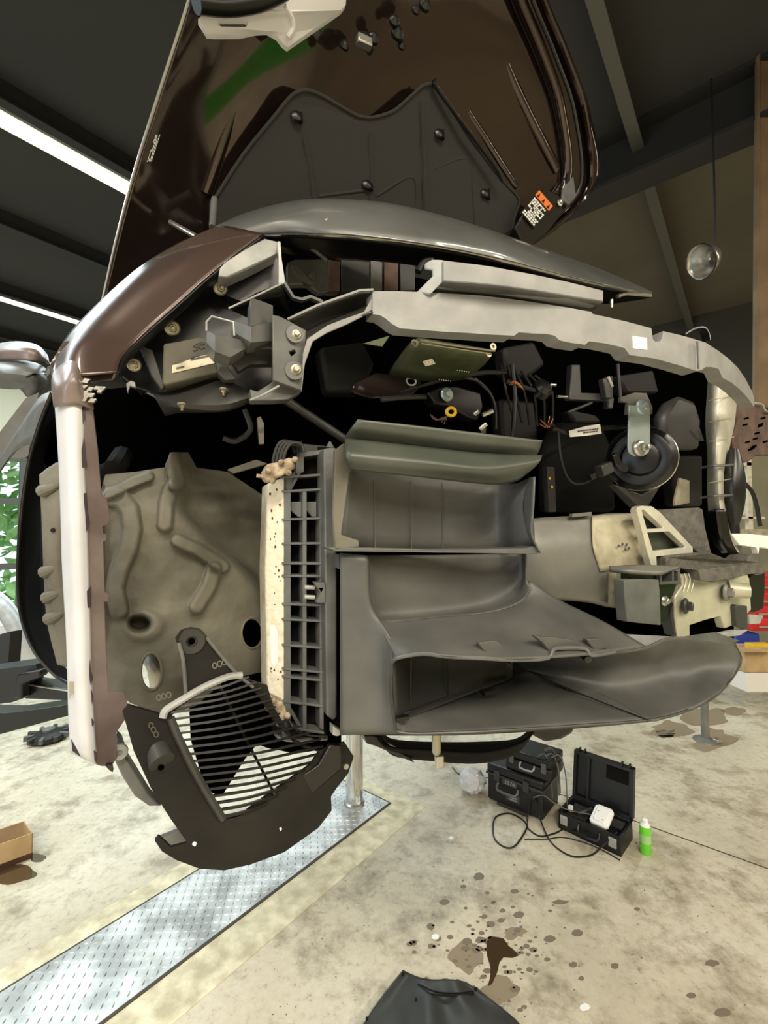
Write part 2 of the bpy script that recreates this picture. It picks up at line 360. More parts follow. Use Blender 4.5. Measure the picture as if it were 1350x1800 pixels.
# column at right edge
mb = MB(); zb = 2.5; a0, a1 = D(1346, 60, 2.8), D(1322, 690, 2.8)
lo = [Vector((a1.x, 2.75, zb)), Vector((a1.x+.4, 2.75, zb)), Vector((a1.x+.4, 2.78, zb)), Vector((a1.x, 2.78, zb))]
hi = [Vector((p.x+a0.x-a1.x, p.y, CEIL)) for p in lo]; mb.hull(lo, hi)
mb.hull([p+Vector((-.012, -.02, 0)) for p in (lo[0], lo[0]+Vector((.02, 0, 0)), lo[0]+Vector((.02, .03, 0)), lo[0]+Vector((0, .03, 0)))], [p+Vector((-.012, -.02, 0)) for p in (hi[0], hi[0]+Vector((.02, 0, 0)), hi[0]+Vector((.02, .03, 0)), hi[0]+Vector((0, .03, 0)))])
struct('trim_22', mb, 'column', bevel=.01)
# ------------------------------------------------------------------ floor plate with raised tread and lift piston
t = empty('lift_cover_plate', W((pa+pb)/2, 0, 0), 'galvanised tread plate strip let into the concrete floor', 'floor plate')
mb = MB(); wadd(mb, pb, pa, -3.5, qe, .001, .008)
obj('plate', mb, 'tread', t)
mb = MB(); sp = .03; nrow = int((pa-pb)/sp); q = -1.2; j = 0
while q < qe-.02:
    for i in range(nrow):
        p = pb+sp*(i+.7); a = 1 if (i+j) % 2 else -1
        c = W(p, q+(.0), .008); x = (PD*.72+QD*.72*a).normalized()*.0125; y = (PD*.72*-a+QD*.72).normalized()*.0042
        mb.add([c-x, c-y, c+x, c+y, c-x*.5+UP*.004, c+x*.5+UP*.004], [(0, 1, 4), (1, 5, 4), (1, 2, 5), (2, 3, 5), (3, 4, 5), (3, 0, 4)])
    q += .0265; j += 1
o = obj('tread_pattern', mb, 'tread', t); o['kind'] = 'stuff'
mb = MB(); wadd(mb, pb-.012, pb-.002, -3.5, qe+.01, -.002, .006); wadd(mb, pa+.002, pa+.012, -3.5, qe+.01, -.002, .006); wadd(mb, pb, pa, qe+.002, qe+.012, -.002, .006)
obj('edge_frame', mb, 'joint', t)
c = FL(623, 1414); c.z = .008
t = empty('lift_piston', c, 'shiny round steel lift post standing on the tread plate', 'lift post')
obj('rod', MB().lathe(c, UP, [(.055, 0), (.055, 1.24)], 36), 'chrome', t)
obj('base_ring', MB().lathe(c, UP, [(.066, 0), (.066, .012), (.058, .02)], 36), 'steel', t)
obj('saddle', MB().lathe(c+UP*1.24, UP, [(.07, 0), (.07, .03)], 36), 'black', t)
# ------------------------------------------------------------------ THE CAR (one thing)
CAR = empty('car', P(300, 1280, 1.2), 'dark brown car raised on a lift, hood open and front bumper removed', 'car')
C = CAR
# inner body, firewall, underbody
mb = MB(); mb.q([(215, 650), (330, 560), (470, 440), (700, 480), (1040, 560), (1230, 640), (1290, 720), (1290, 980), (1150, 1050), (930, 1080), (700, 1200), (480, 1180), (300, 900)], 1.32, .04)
obj('firewall_shade', mb, 'void', C)  # near-black sheet holds the bay's darkness in its colour and blocks the view
def cbox(l0, l1, b0, b1, z0, z1, mb=None):
    mb = mb or MB(); return mb.box(LT*(l0+l1)/2+B*(b0+b1)/2+UP*(z0+z1)/2, LT*((l1-l0)/2), B*((b1-b0)/2), UP*((z1-z0)/2))
obj('underbody', cbox(-.12, 1.45, 1.36, 3.4, H-.32, H+.1), 'black_matte', C)
obj('fender_rail', MB().q([(215, 640), (470, 425), (490, 440), (240, 665)], 1.1, .3), 'black_matte', C)
# ---- hood
def hb(x, y): return 1.0+.35*y/500
hl = [(354, -90), (332, 0), (284, 150), (237, 300), (205, 420), (180, 530)]
hr = [(936, -90), (962, 0), (1003, 100), (1036, 200), (1046, 325), (925, 440)]
rows = []
for (lx, ly), (rx, ry) in zip(hl, hr):
    rows.append([(lx+(rx-lx)*u, ly+(ry-ly)*u, hb(0, ly+(ry-ly)*u)+.05*math.sin(math.pi*u)) for u in (0, .05, .2, .4, .5, .6, .8, .95, 1)])
hood = obj('hood', MB().g(rows, nx=48, ny=40), 'paint_inner', C, solid=.012)
edge = [(354, -90), (332, 0), (284, 150), (237, 300), (205, 420), (180, 530)]
obj('hood_edge', MB().tube([P(x, y, hb(x, y)-.006) for x, y in edge], .0035), 'steel', hood, label='bright left hood edge')
redge = [(936, -90), (962, 0), (1003, 100), (1036, 200), (1046, 325), (990, 392), (932, 432)]
obj('hood_hem', MB().tube([P(x-8, y, hb(x, y)-.014) for x, y in redge], .012, 10), 'paint_inner', hood)
obj('hood_seal', MB().tube([P(x-26, y, hb(x, y)-.02) for x, y in redge], .006, 8), 'rubber', hood)
obj('hood_frame', MB().tube([P(x-52, y-6, hb(x, y)-.006) for x, y in redge], .02, 12), 'paint_inner', hood)
pad = [(373, 420), (371, 360), (380, 346), (427, 273), (479, 209), (509, 172), (524, 162), (539, 159), (565, 168), (620, 200), (637, 206), (655, 207), (678, 201), (698, 191), (736, 157), (746, 150), (758, 149), (775, 161), (827, 243), (882, 316), (912, 350), (905, 380), (895, 430)]
hp = lambda x, y: hb(x, y)-.02+.055*math.sin(math.pi*min(max((x-250)/760, 0), 1))
padb = lambda x, y: hb(x, y)-.004
def pdo(off): return lambda x, y: hb(x, y)-.004+off
def hpo(off): return lambda x, y: hp(x, y)+off
pd = obj('hood_insulation', MB().q(pad, padb, .02), 'pad', hood, bevel=.006)
obj('pad_rim', MB().tube([K(p, padb) for p in pad], .005, 8, 3), 'pad', pd)
mb = MB()
for path, r in (([(533, 240), (545, 300), (555, 370)], .006), ([(650, 235), (652, 320), (650, 400)], .006), ([(740, 180), (744, 290), (748, 400)], .008), ([(660, 345), (725, 312), (732, 380)], .004), ([(755, 300), (815, 278), (828, 300), (835, 400)], .004), ([(560, 345), (640, 335)], .004)):
    mb.tube([K(p, pdo(.002)) for p in path], r*1.3, 8)
obj('pad_ribs', mb, 'pad', pd)
for x, y in ((520, 205), (644, 325), (770, 235), (851, 340)):
    obj('pad_clip', MB().lathe(P(x, y, padb(x, y)), -B, [(.016, 0), (.014, .006), (.006, .01)], 18), 'black', pd)
    obj('pad_recess', MB().tube([P(x+6, y-22, padb(x, y)), P(x+8, y+10, padb(x, y))], .007, 8), 'black_matte', pd)
# brace ridges of the bare hood metal
mb = MB()
for path, r in (([(420, 400), (470, 210), (540, 120), (620, 150), (650, 180)], .014), ([(655, 190), (740, 120), (800, 170), (905, 330)], .014), ([(655, 180), (690, 80), (740, -40)], .012), ([(615, 150), (640, 60), (690, -60)], .012), ([(360, 340), (420, 160), (500, 40)], .02), ([(975, 300), (900, 150), (850, 20), (840, -60)], .02), ([(860, 250), (800, 130), (760, 60)], .01)):
    mb.tube([P(x, y, hp(x, y)+.02+r*.45) for x, y in path], r*1.15, 14)
obj('hood_ribs', mb, 'paint_inner', hood)
mb = MB(); mb.tube([P(x, y, hp(x, y)-.04) for x, y in ((884, 318), (868, 290), (775, 165), (763, 140))], .006, 8); obj('pad_bead', mb, 'black', hood)
latch = obj('latch_plate', MB().q([(348, 33), (364, 59), (380, 60), (421, 60), (450, 54), (470, 53), (487, 63), (497, 76), (506, 83), (555, 49), (600, 18), (608, 8), (610, -20), (490, -20), (478, 6), (440, 17), (400, 22), (360, 22)], hpo(-.045), .012, [[(384, 35), (388, 33), (430, 33), (435, 36), (435, 44), (431, 47), (388, 46), (384, 44)]]), 'cloth_white', hood, bevel=.004, label='pale grey latch plate')
obj('latch_crease', MB().tube([K(p, hpo(-.047)) for p in ((500, 10), (512, 30), (515, 50), (506, 66))], .006, 8), 'cloth_white', latch)
obj('hood_nose', MB().tube([P(x, y, hp(x, y)-.05) for x, y in ((345, 5), (400, 10), (455, 2), (500, -18))], .018, 12), 'black', hood)
mb = MB()
for x, y, r in ((640, 76, 13), (655, 70, 10), (692, 40, 9), (697, 62, 11), (705, 82, 7), (745, 12, 10), (730, 20, 7), (605, 82, 8)):
    c = P(x, y, hp(x, y)-.045); r *= pxm(x, y, 1.1); mb.lathe(c, -B, [(r, 0), (r, r*.5), (r*.5, r), (r*.1, r*1.05)], 16)
obj('hood_latch', mb, 'black', hood, label='glossy black latch fittings')
mb = MB(); mb.box(P(640, 74, hp(640, 74)-.06), LT*.02, UP*.011, B*.01); obj('latch_striker', mb, 'steel', hood, bevel=.003)
# stickers on the hood
def sticker(c00, c10, c01, off, rows, cols, m, ink, name, parent, top=None, label=None):
    def pt(u, v): x = c00[0]+(c10[0]-c00[0])*u+(c01[0]-c00[0])*v; y = c00[1]+(c10[1]-c00[1])*u+(c01[1]-c00[1])*v; return (x, y, hp(x, y)+off)
    lb = obj(name, MB().q([pt(0, 0), pt(1, 0), pt(1, 1), pt(0, 1)], None, .001), m, parent, label=label)
    mb = MB()
    for r in range(rows):
        v = (top or .04)+(.94-(top or 0))*(r+.3)/rows; u = .05
        while u < .9:
            l = random.uniform(.06, .2); u2 = min(u+l, .95)
            if random.random() > .15: mb.q([tuple(a if k < 2 else a-.001 for k, a in enumerate(pt(*s))) for s in ((u, v), (u2, v), (u2, v+.5/rows), (u, v+.5/rows))], None, .0006)
            u = u2+.03
    obj('print_lines', mb, ink, lb)
    return lb, pt
lb, pt = sticker((948, 334), (972, 362), (915, 374), -.05, 9, 4, 'black', 'white', 'warning_label', hood, .26, 'black warning label with orange header')
mb = MB(); mb.q([tuple(a if k < 2 else a-.001 for k, a in enumerate(pt(*s))) for s in ((0, 0), (1, 0), (1, .22), (0, .22))], None, .0006); obj('label_header', mb, 'orange', lb, label='orange label header')
mb = MB()
for u in (.15, .5, .85):
    mb.q([tuple(a if k < 2 else a-.002 for k, a in enumerate(pt(*s))) for s in ((u-.07, .18), (u+.07, .18), (u, .04))], None, .0004)
obj('warning_triangles', mb, 'black', lb)
sticker((283, 235), (266, 288), (274, 234), -.03, 4, 3, 'black', 'white', 'part_sticker', hood, label='small white lettering near the left hood edge')
hg = obj('hood_hinge', MB().q([(905, 400), (955, 330), (985, 345), (992, 372), (960, 410), (925, 440)], hpo(-.045), .03), 'black', hood, bevel=.004)
bolt(984, 357, 1.19, 6, hood, 'steel', name='hinge_bolt', stud=False)
obj('hinge_bracket', MB().q([(990, 330), (1008, 310), (1013, 345), (1000, 360), (988, 350)], 1.19, .01), 'bracket', hood, bevel=.002)
obj('gas_strut', MB().cyl(P(300, 391, 1.22), P(345, 416, 1.1), .006), 'steel', C)
obj('left_hinge', MB().cyl(P(377, 350, 1.2), P(373, 400, 1.15), .008), 'bracket', C)
# ---- fender top
crest = [(92, 655, .84), (110, 605, .88), (150, 556, .92), (235, 478, .97), (310, 430, .99), (382, 397, 1.0)]
low = [(205, 655, .80), (216, 625, .82), (250, 590, .84), (312, 535, .86), (385, 470, .88), (462, 411, .90)]
mid = [(150, 660, .79), (160, 612, .82), (200, 572, .85), (270, 505, .88), (345, 450, .90), (425, 403, .93)]
mid2 = [(115, 660, .80), (130, 610, .83), (170, 563, .87), (250, 487, .91), (325, 437, .94), (400, 398, .96)]
fender = obj('fender', MB().g([crest, mid2, mid, low], nx=50, ny=20), 'paint', C, solid=.002)
fl2 = [(x+3, y+7, b+.006) for x, y, b in low]; fl3 = [(x+7, y+14, b+.03) for x, y, b in low]
obj('fender_flange', MB().g([[(x+1, y+1, b) for x, y, b in low], fl2, fl3], nx=50, ny=6), 'black', fender, solid=.002)
obj('fender_skirt', MB().g([[(88, 640, .86), (120, 600, .86), (180, 630, .84), (207, 650, .82)], [(95, 690, .88), (130, 680, .86), (165, 672, .84), (200, 668, .83)]], nx=20, ny=5), 'paint', fender, solid=.003)
# front edge strip of the fender (primer and brown flange)
sl = [(100, 655), (94, 672), (97, 700), (104, 800), (108, 900), (111, 1000), (117, 1100), (120, 1180), (122, 1260), (126, 1322)]
sr = [(141, 655), (146, 676), (148, 700), (147, 800), (152, 900), (155, 1000), (158, 1100), (160, 1180), (164, 1260), (170, 1344)]
mb = MB(); mb.g([[(a[0]+(c[0]-a[0])*u, a[1]+(c[1]-a[1])*u, .80-.012*math.sin(math.pi*u)+.03*(1-u)**3) for a, c in zip(sl, sr)] for u in (0, .15, .4, .7, 1)], nx=60, ny=14)
strip = obj('fender_edge', mb, 'primer', C, solid=.003, label='long vertical pale primer strip with paint chips')
obj('fender_tip', MB().g([[(92, 668, .83), (96, 655, .83), (112, 640, .82), (131, 634, .81), (146, 645, .815), (156, 668, .825)], [(93, 690, .82), (100, 682, .80), (115, 672, .78), (131, 665, .775), (142, 675, .785), (160, 690, .81)], [(96, 716, .812), (104, 714, .80), (116, 713, .79), (131, 712, .788), (146, 714, .79), (164, 720, .80)]], nx=24, ny=12), 'paint_flange', strip, solid=.003, label='glossy brown fender tip')
fr = [(146, 690), (160, 692), (166, 740), (172, 790), (178, 868), (188, 878), (193, 905), (192, 922), (180, 925), (181, 938), (187, 938), (187, 950), (181, 952), (184, 1040), (192, 1045), (191, 1058), (183, 1058), (184, 1072), (186, 1140), (190, 1216), (218, 1218), (224, 1238), (222, 1262), (203, 1290), (206, 1332), (196, 1347), (178, 1347), (168, 1344), (162, 1260), (158, 1180), (156, 1100), (153, 1000), (150, 900), (145, 800)]
obj('fender_flange_strip', MB().q(fr, lambda x, y: .80+(x-150)*.0006, .003), 'paint_flange', strip, bevel=.001, label='brown flange beside the primer strip')
mb = MB()
for pl in ([(148, 700), (150, 735), (146, 745), (144, 720)], [(143, 790), (148, 770), (150, 800), (153, 820), (143, 822), (139, 815)], [(146, 868), (152, 866), (154, 900), (158, 920), (152, 935), (150, 905)], [(152, 1040), (160, 1030), (160, 1068), (154, 1068)], [(158, 1160), (160, 1180), (163, 1192), (160, 1205), (156, 1190)], [(160, 1212), (164, 1225), (162, 1238)], [(125, 1300), (134, 1316), (141, 1330), (127, 1320)], [(164, 1318), (170, 1325), (170, 1343), (165, 1335)], [(150, 1250), (153, 1245), (151, 1262)], [(161, 1262), (165, 1270), (164, 1278), (161, 1275)]):
    mb.q(pl, .783 if pl[0][0] < 135 else .795, .002)
obj('paint_chips', mb, 'chip', strip)
mb = MB().q([(121, 1198), (132, 1199), (135, 1208), (126, 1222), (122, 1230)], .80, .002); obj('tape_scrap', mb, 'steel', strip)
mb = MB()
for i in range(10):
    x = 150+random.uniform(-8, 28); y = 668+random.uniform(0, 40); a = P(x, y, .79); mb.box(a, LT*random.uniform(.002, .007), UP*random.uniform(.002, .005)+LT*.002, B*.004)
obj('torn_clips', mb, 'steel', strip, bevel=.0008)
obj('lower_tab', MB().q([(185, 1346), (196, 1345), (198, 1358), (190, 1352)], .81, .01), 'chip', strip)
# ---- wheel arch rear lip, far left
lipo = [(92, 690, 1.0), (72, 740, 1.02), (54, 800, 1.05), (42, 870, 1.08), (35, 940, 1.1), (32, 1010, 1.1), (37, 1080, 1.1), (58, 1140, 1.08), (95, 1185, 1.05), (125, 1205, 1.02)]
lipi = [(108, 705, 1.1), (90, 760, 1.15), (80, 830, 1.2), (76, 900, 1.25), (76, 960, 1.25), (77, 1020, 1.25), (82, 1080, 1.25), (95, 1140, 1.2), (118, 1180, 1.15), (130, 1195, 1.1)]
arch = obj('wheel_arch', MB().g([lipo, lipi], nx=50, ny=6), 'black_matte', C, solid=.003)
obj('arch_lip', MB().tube([P(*p) for p in lipo], .0035, 8), 'black', arch)
fk = [(-60, 880, 1.25), (-30, 850, 1.2), (30, 760, 1.15), (70, 700, 1.05), (92, 690, 1.02)]
fk2 = [(-80, 930, 1.25), (-40, 890, 1.2), (20, 800, 1.15), (55, 780, 1.06), (58, 790, 1.05)]
obj('door_skin', MB().g([fk, fk2], nx=20, ny=6), 'bracket', C, solid=.004)
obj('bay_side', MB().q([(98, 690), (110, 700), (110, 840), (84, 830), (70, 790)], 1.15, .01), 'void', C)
# mirror
mir = obj('side_mirror', MB().g([[(-30, 612, 1.62), (20, 602, 1.55), (60, 606, 1.5), (80, 622, 1.5), (84, 636, 1.52)], [(-30, 622, 1.55), (20, 612, 1.46), (58, 616, 1.42), (78, 628, 1.45), (85, 638, 1.5)], [(-30, 634, 1.55), (20, 632, 1.46), (55, 634, 1.42), (76, 636, 1.45), (85, 640, 1.5)]], nx=24, ny=10), 'paint_flange', C, solid=.006, label='brown wing mirror cap')
obj('mirror_shell', MB().g([[(-30, 634, 1.56), (20, 634, 1.5), (60, 640, 1.46), (78, 650, 1.48), (84, 664, 1.5)], [(-30, 655, 1.5), (20, 655, 1.42), (58, 660, 1.40), (74, 668, 1.43), (80, 676, 1.48)], [(-30, 678, 1.55), (20, 682, 1.48), (38, 683, 1.46), (52, 700, 1.46), (60, 692, 1.5)]], nx=24, ny=12), 'bracket', mir, solid=.01, label='grey underside of the wing mirror')
obj('mirror_slot', MB().tube([P(46, 663, 1.39), P(60, 658, 1.39), P(80, 657, 1.44)], .003), 'black', mir)
obj('mirror_foot', MB().q([(40, 684), (66, 672), (84, 640), (92, 650), (70, 690), (52, 702)], 1.45, .05), 'bracket', mir, bevel=.006)
# door frame and sill pieces seen past the arch
obj('window_frame', MB().q([(-20, 822), (-20, 785), (45, 700), (68, 690), (60, 730), (50, 800), (44, 805), (-20, 802)], 1.4, .03), 'bracket', C, bevel=.004)
# ---- wheel liner with embossed channels
def seg_d(x, y, a, c):
    dx, dy = c[0]-a[0], c[1]-a[1]; t = max(0, min(1, ((x-a[0])*dx+(y-a[1])*dy)/(dx*dx+dy*dy))); return math.hypot(x-a[0]-dx*t, y-a[1]-dy*t)
def pl_d(x, y, pl): return min(seg_d(x, y, a, c) for a, c in zip(pl, pl[1:]))
EMB = [([(190, 872), (212, 876), (228, 896), (233, 930), (226, 965), (210, 1000), (202, 1035), (210, 1072)], 17, .026),
       ([(182, 872), (205, 862), (235, 848), (262, 838)], 9, .022), ([(290, 922), (292, 885), (300, 860)], 14, .024),
       ([(312, 950), (350, 968), (392, 996)], 12, .024), ([(376, 1000), (368, 1030), (346, 1066)], 14, .026),
       ([(310, 850), (305, 800)], 14, .03)]
def lin_b(x, y):
    b = .93+.10*math.exp(-((y-1000)/150)**2)*0
    b += .10*((x-250)/200)**2+.05*max(0, (900-y)/100)
    for pl, wd, h in EMB:
        d = pl_d(x, y, pl)/wd
        if d < 1.4: b -= h*(1/(1+math.exp((d-.85)*14)))
    d = math.hypot((x-252)/34, (y-1100)/26); b -= .014/(1+math.exp((d-1)*9))
    d = math.hypot((x-245)/19, (y-1096)/14); b += .06*(1/(1+math.exp((d-1)*9)))
    side = ((x-311)*(987-898)-(y-898)*(407-311))/130.9      # right of the crease line
    if x > 290: b += .13/(1+math.exp(-(side-6)*.25))/(1+math.exp((y-1060-(x-380)*.4)*.06))/(1+math.exp(-(x-318)*.15))
    b += .004*mnoise.noise(Vector((x*.03, y*.03, 0)))
    return b
HOLES = [(266, 1180, 19, 33), (443, 1113, 19, 27)]
top = itp([(170, 905), (185, 835), (240, 830), (290, 822), (300, 795), (330, 795), (345, 822), (400, 830), (475, 880)])
bot = itp([(165, 1250), (200, 1215), (230, 1235), (260, 1248), (300, 1255), (345, 1240), (400, 1190), (475, 1185)])
nx, ny = 170, 210; mb = MB(); vs = []; fs = []
for j in range(ny):
    for i in range(nx):
        x = 160+(475-160)*i/(nx-1); y = top(x)+(bot(x)-top(x))*j/(ny-1); vs.append(P(x, y, lin_b(x, y)))
for j in range(ny-1):
    for i in range(nx-1):
        x = 160+(475-160)*(i+.5)/(nx-1); y = top(x)+(bot(x)-top(x))*(j+.5)/(ny-1)
        if any(((x-a)/c)**2+((y-b)/d)**2 < 1 for a, b, c, d in HOLES): continue
        a = j*nx+i; fs.append((a, a+1, a+1+nx, a+nx))
liner = obj('wheel_liner', mb.add(vs, fs), 'liner', C, solid=.003, ang=60)
for hx, hy, rx, ry in HOLES:
    ring = [P(hx+rx*math.cos(a*.3142), hy+ry*math.sin(a*.3142), lin_b(hx+rx*math.cos(a*.3142), hy+ry*math.sin(a*.3142))-.001) for a in range(21)]
    obj('liner_hole_rim', MB().tube(ring, .003, 6, 2), 'liner', liner)
mb = MB(); lft = [[(70, 835, .98), (90, 820, .96), (112, 815, .95), (175, 850, .95)], [(74, 900, .96), (95, 895, .93), (120, 890, .93), (175, 900, .93)], [(78, 1000, .96), (95, 1000, .93), (120, 1000, .93), (175, 1000, .93)], [(84, 1090, .97), (100, 1090, .94), (125, 1090, .93), (175, 1090, .93)], [(102, 1168, .98), (112, 1170, .96), (130, 1175, .95), (180, 1180, .95)]]
mb.g(lft, nx=20, ny=60)
lf = obj('liner_outer', mb, 'liner', C, solid=.003)
mb = MB()
for y, x in ((858, 76), (1000, 80), (1045, 84), (1082, 88)): mb.tube([P(x-2, y+6, .95), P(x+14, y, .935), P(x+28, y-6, .935)], lambda t: .011*(1-.6*t), 10)
obj('liner_nubs', mb, 'liner', lf)
obj('liner_pin', MB().lathe(P(93, 932, .925), -B, [(.004, 0), (.003, .004)], 10), 'black', lf)
obj('axle_stub', MB().tube([P(258, 1150, 1.05), P(272, 1175, 1.0), P(278, 1215, 1.05)], .014, 12), 'tape', C)
# dark wheel well behind
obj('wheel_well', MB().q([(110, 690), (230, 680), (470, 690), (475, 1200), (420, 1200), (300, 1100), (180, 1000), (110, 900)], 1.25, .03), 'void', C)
obj('brake_hose', MB().tube([P(180, 835, 1.05), P(200, 825, 1.0), P(215, 800, 1.1)], .02, 10), 'black_matte', C)
# ---- lower bracket with vent grille
bb = lambda x, y: .80+.10*(y-1200)/300*-.3+(x-300)*.0002
guard = MB()
gout = [(308, 1122), (318, 1108), (335, 1103), (352, 1106), (366, 1122), (412, 1180), (440, 1196), (470, 1205), (480, 1240), (515, 1300), (560, 1320), (606, 1305), (622, 1330), (612, 1360), (592, 1385), (582, 1400), (583, 1425), (560, 1455), (500, 1498), (440, 1520), (395, 1530), (350, 1527), (310, 1512), (285, 1497), (272, 1478), (278, 1470), (290, 1480), (300, 1490), (330, 1482), (300, 1440), (265, 1385), (235, 1320), (215, 1250), (225, 1240), (240, 1245), (285, 1258), (325, 1222), (320, 1160)]
gin = [(332, 1232), (380, 1198), (414, 1188), (426, 1192), (455, 1225), (480, 1265), (520, 1310), (560, 1322), (545, 1345), (470, 1398), (420, 1435), (402, 1440), (385, 1436), (350, 1370), (315, 1300), (300, 1262), (312, 1245)]
guard.q(gout, bb, .006, [gin])
gd = obj('splash_guard', guard, 'guard', C, bevel=.0015)
obj('guard_lip', MB().tube([P(x, y, bb(x, y)-.004) for x, y in [(286, 1262), (292, 1248), (320, 1230), (360, 1207), (400, 1190), (425, 1187)]], .006, 8), 'bracket_light', gd, label='pale curved lip of the vent opening')
obj('guard_frame', MB().tube([P(x, y, bb(x, y)-.004) for x, y in [(300, 1262), (315, 1300), (350, 1370), (392, 1440)]], .006, 8, 3), 'plastic_dark', gd)
obj('guard_edge', MB().tube([P(x, y, bb(x, y)-.003) for x, y in [(314, 1130), (322, 1160), (327, 1220)]], .003, 8, 3), 'bracket', gd)
obj('guard_edge', MB().tube([P(x, y, bb(x, y)-.003) for x, y in [(362, 1120), (412, 1180), (445, 1208)]], .003, 8, 3), 'bracket', gd)
SL = []
for i in range(19):
    y0 = 1208+i*12.3
    # left and right ends follow the opening
    lx = itp([(1200, 372), (1225, 345), (1250, 305), (1262, 300), (1300, 315), (1370, 350), (1440, 388)])(y0+8)
    rx = itp([(1180, 425), (1192, 440), (1225, 465), (1265, 490), (1310, 560), (1322, 562), (1345, 548), (1398, 480), (1430, 430)])(y0-22)
    if rx-lx < 12: continue
    pts = [P(lx-3, y0+8, bb(lx, y0)+.004), P((lx+rx)/2, y0+1-8*(rx-lx)/250, bb(lx, y0)+.006), P(rx+3, y0-10-24*(rx-lx)/250, bb(rx, y0)+.004)]
    obj('vent_slat', MB().bar(cr(pts, 12), .0035, .012, up=UP+B*.4), 'black', gd)
obj('vent_mullion', MB().bar([P(x, y, bb(x, y)-.002) for x, y in ((384, 1200), (430, 1295), (483, 1396))], .006, .004, up=B), 'black', gd)
for x, y, r in ((337, 1127, 24), (285, 1343, 21)):
    c = P(x, y, bb(x, y)); s = pxm(x, y, .8)*r
    if y > 1300: bs = MB().tube([P(272, 1308, .80), P(285, 1340, .775)], lambda t: s*(.85+.15*t), 24, 1)
    else: bs = MB().lathe(c, -B, [(s*1.02, 0), (s*.9, s*.2), (s*.4, s*.2), (s*.35, s*.05)], 30)
    o = obj('mount_boss', bs, 'plastic_dark', gd)
    obj('boss_hole', MB().lathe(P(x-2 if y > 1300 else x, y+(6 if y > 1300 else 0), .774 if y > 1300 else bb(x, y)-.004), -B, [(s*.24, 0), (s*.2, .001)], 16), 'void', o)
mb = MB()
for cx, cy, a in ((386, 1167, -20), (288, 1224, -15), (270, 1283, 60)):
    for k in (-1, 0, 1):
        x = cx+k*9*math.cos(math.radians(a)); y = cy+k*9*math.sin(math.radians(a)); mb.tube([P(x+4*math.cos(u*.7854), y+5*math.sin(u*.7854), .775) for u in range(9)], .0009, 6, 1)
obj('moulded_marks', mb, 'liner', gd)
obj('guard_rib', MB().tube([P(x, y, .79) for x, y in ((322, 1370), (308, 1408), (300, 1420))], .003), 'plastic_dark', gd)
obj('guard_tab', MB().q([(272, 1478), (330, 1455), (332, 1470), (330, 1482), (300, 1490), (290, 1478)], .815, .01), 'bracket', gd, label='lighter grey end tab')
for x, y in ((341, 1484), (492, 1457)): obj('guard_rivet', MB().lathe(P(x, y, bb(x, y)), -B, [(.004, 0), (.003, .002)], 12), 'white', gd)
obj('drain_plug', MB().cyl(P(600, 1343, .86), P(609, 1348, .84), .005), 'steel', gd)
obj('guard_rail', MB().q([(222, 1240), (300, 1262), (345, 1370), (395, 1440), (425, 1436), (490, 1392), (560, 1345), (580, 1310), (600, 1310), (600, 1350), (500, 1440), (400, 1470), (340, 1440), (270, 1340)], .83, .012), 'black', gd, bevel=.002)
for a, c in (((566, 1325), (574, 1350)), ((590, 1310), (598, 1330))): obj('guard_web', MB().bar([P(*a, .85), P(*c, .85)], .006, .01), 'black', gd)
# round grey panel behind the guard and white bracket
obj('washer_bracket', MB().q([(203, 1290), (212, 1300), (222, 1330), (262, 1395), (284, 1418), (262, 1418), (236, 1400), (214, 1365), (202, 1340)], .86, .02), 'bracket', C, bevel=.004)
obj('bracket_eye', MB().lathe(P(211, 1320, .85), -B, [(.012, 0), (.012, .006), (.005, .008), (.004, .002)], 20), 'bracket_light', C)
# near-black panel, the body's shade behind the grille put into its colour
obj('grille_shade_panel', MB().q([(330, 1190), (470, 1190), (600, 1230), (600, 1312), (520, 1325), (470, 1315), (452, 1308), (430, 1335), (390, 1400), (362, 1390), (335, 1300)], 1.0, .03), 'void', C)
# ---- radiator pack
RB = lambda x, y: .86+(575-x)*.0006
rad = obj('radiator', MB().q([(498, 845), (516, 800), (530, 785), (572, 785), (575, 1292), (510, 1270), (498, 1245)], lambda x, y: RB(x, y)+.03, .06), 'black_matte', C)
cr_ = obj('radiator_end_tank', MB().q([(471, 850), (500, 838), (500, 1250), (488, 1262), (470, 1235), (466, 1000)], RB, .08), 'crust', rad, bevel=.003, label='pale corroded radiator end tank')
mb = MB()
for i in range(26):
    x = random.uniform(474, 494); y = random.choice([random.uniform(860, 980), random.uniform(990, 1140), random.uniform(1150, 1240)]); n = 7; r = random.uniform(1.0, 2.6)
    mb.q([(x+r*random.uniform(.4, 1)*math.cos(a*.9), y+1.6*r*random.uniform(.5, 1)*math.sin(a*.9)) for a in range(n)], lambda x, y: RB(x, y)-.0008, .001)
obj('corrosion_pits', mb, 'rust', cr_)
obj('tank_patch', MB().q([(474, 1100), (482, 1098), (488, 1110), (488, 1165), (482, 1175), (476, 1160)], lambda x, y: RB(x, y)-.0015, .002), 'white', cr_)
mb = MB()
HY = [838, 863, 913, 956, 991, 1013, 1063, 1090, 1136, 1178, 1192, 1236, 1282]
for y in HY:
    mb.q([(496, y-2-(y-930)*.01), (570, y-2+(y-1000)*.025), (570, y+2+(y-1000)*.025), (496, y+2-(y-930)*.01)], lambda x, y: RB(x, y)-.004, .034)
for x0, x1 in ((500, 511), (532, 539), (562, 569)):
    mb.q([(x0, 862), (x1, 862), (x1, 1284), (x0, 1268 if x0 < 510 else 1280)], lambda x, y: RB(x, y)-.002, .034)
mb.q([(505, 862), (526, 828), (531, 828), (512, 862)], RB, .02); mb.q([(503, 1240), (508, 1238), (530, 1275), (524, 1278)], RB, .02)
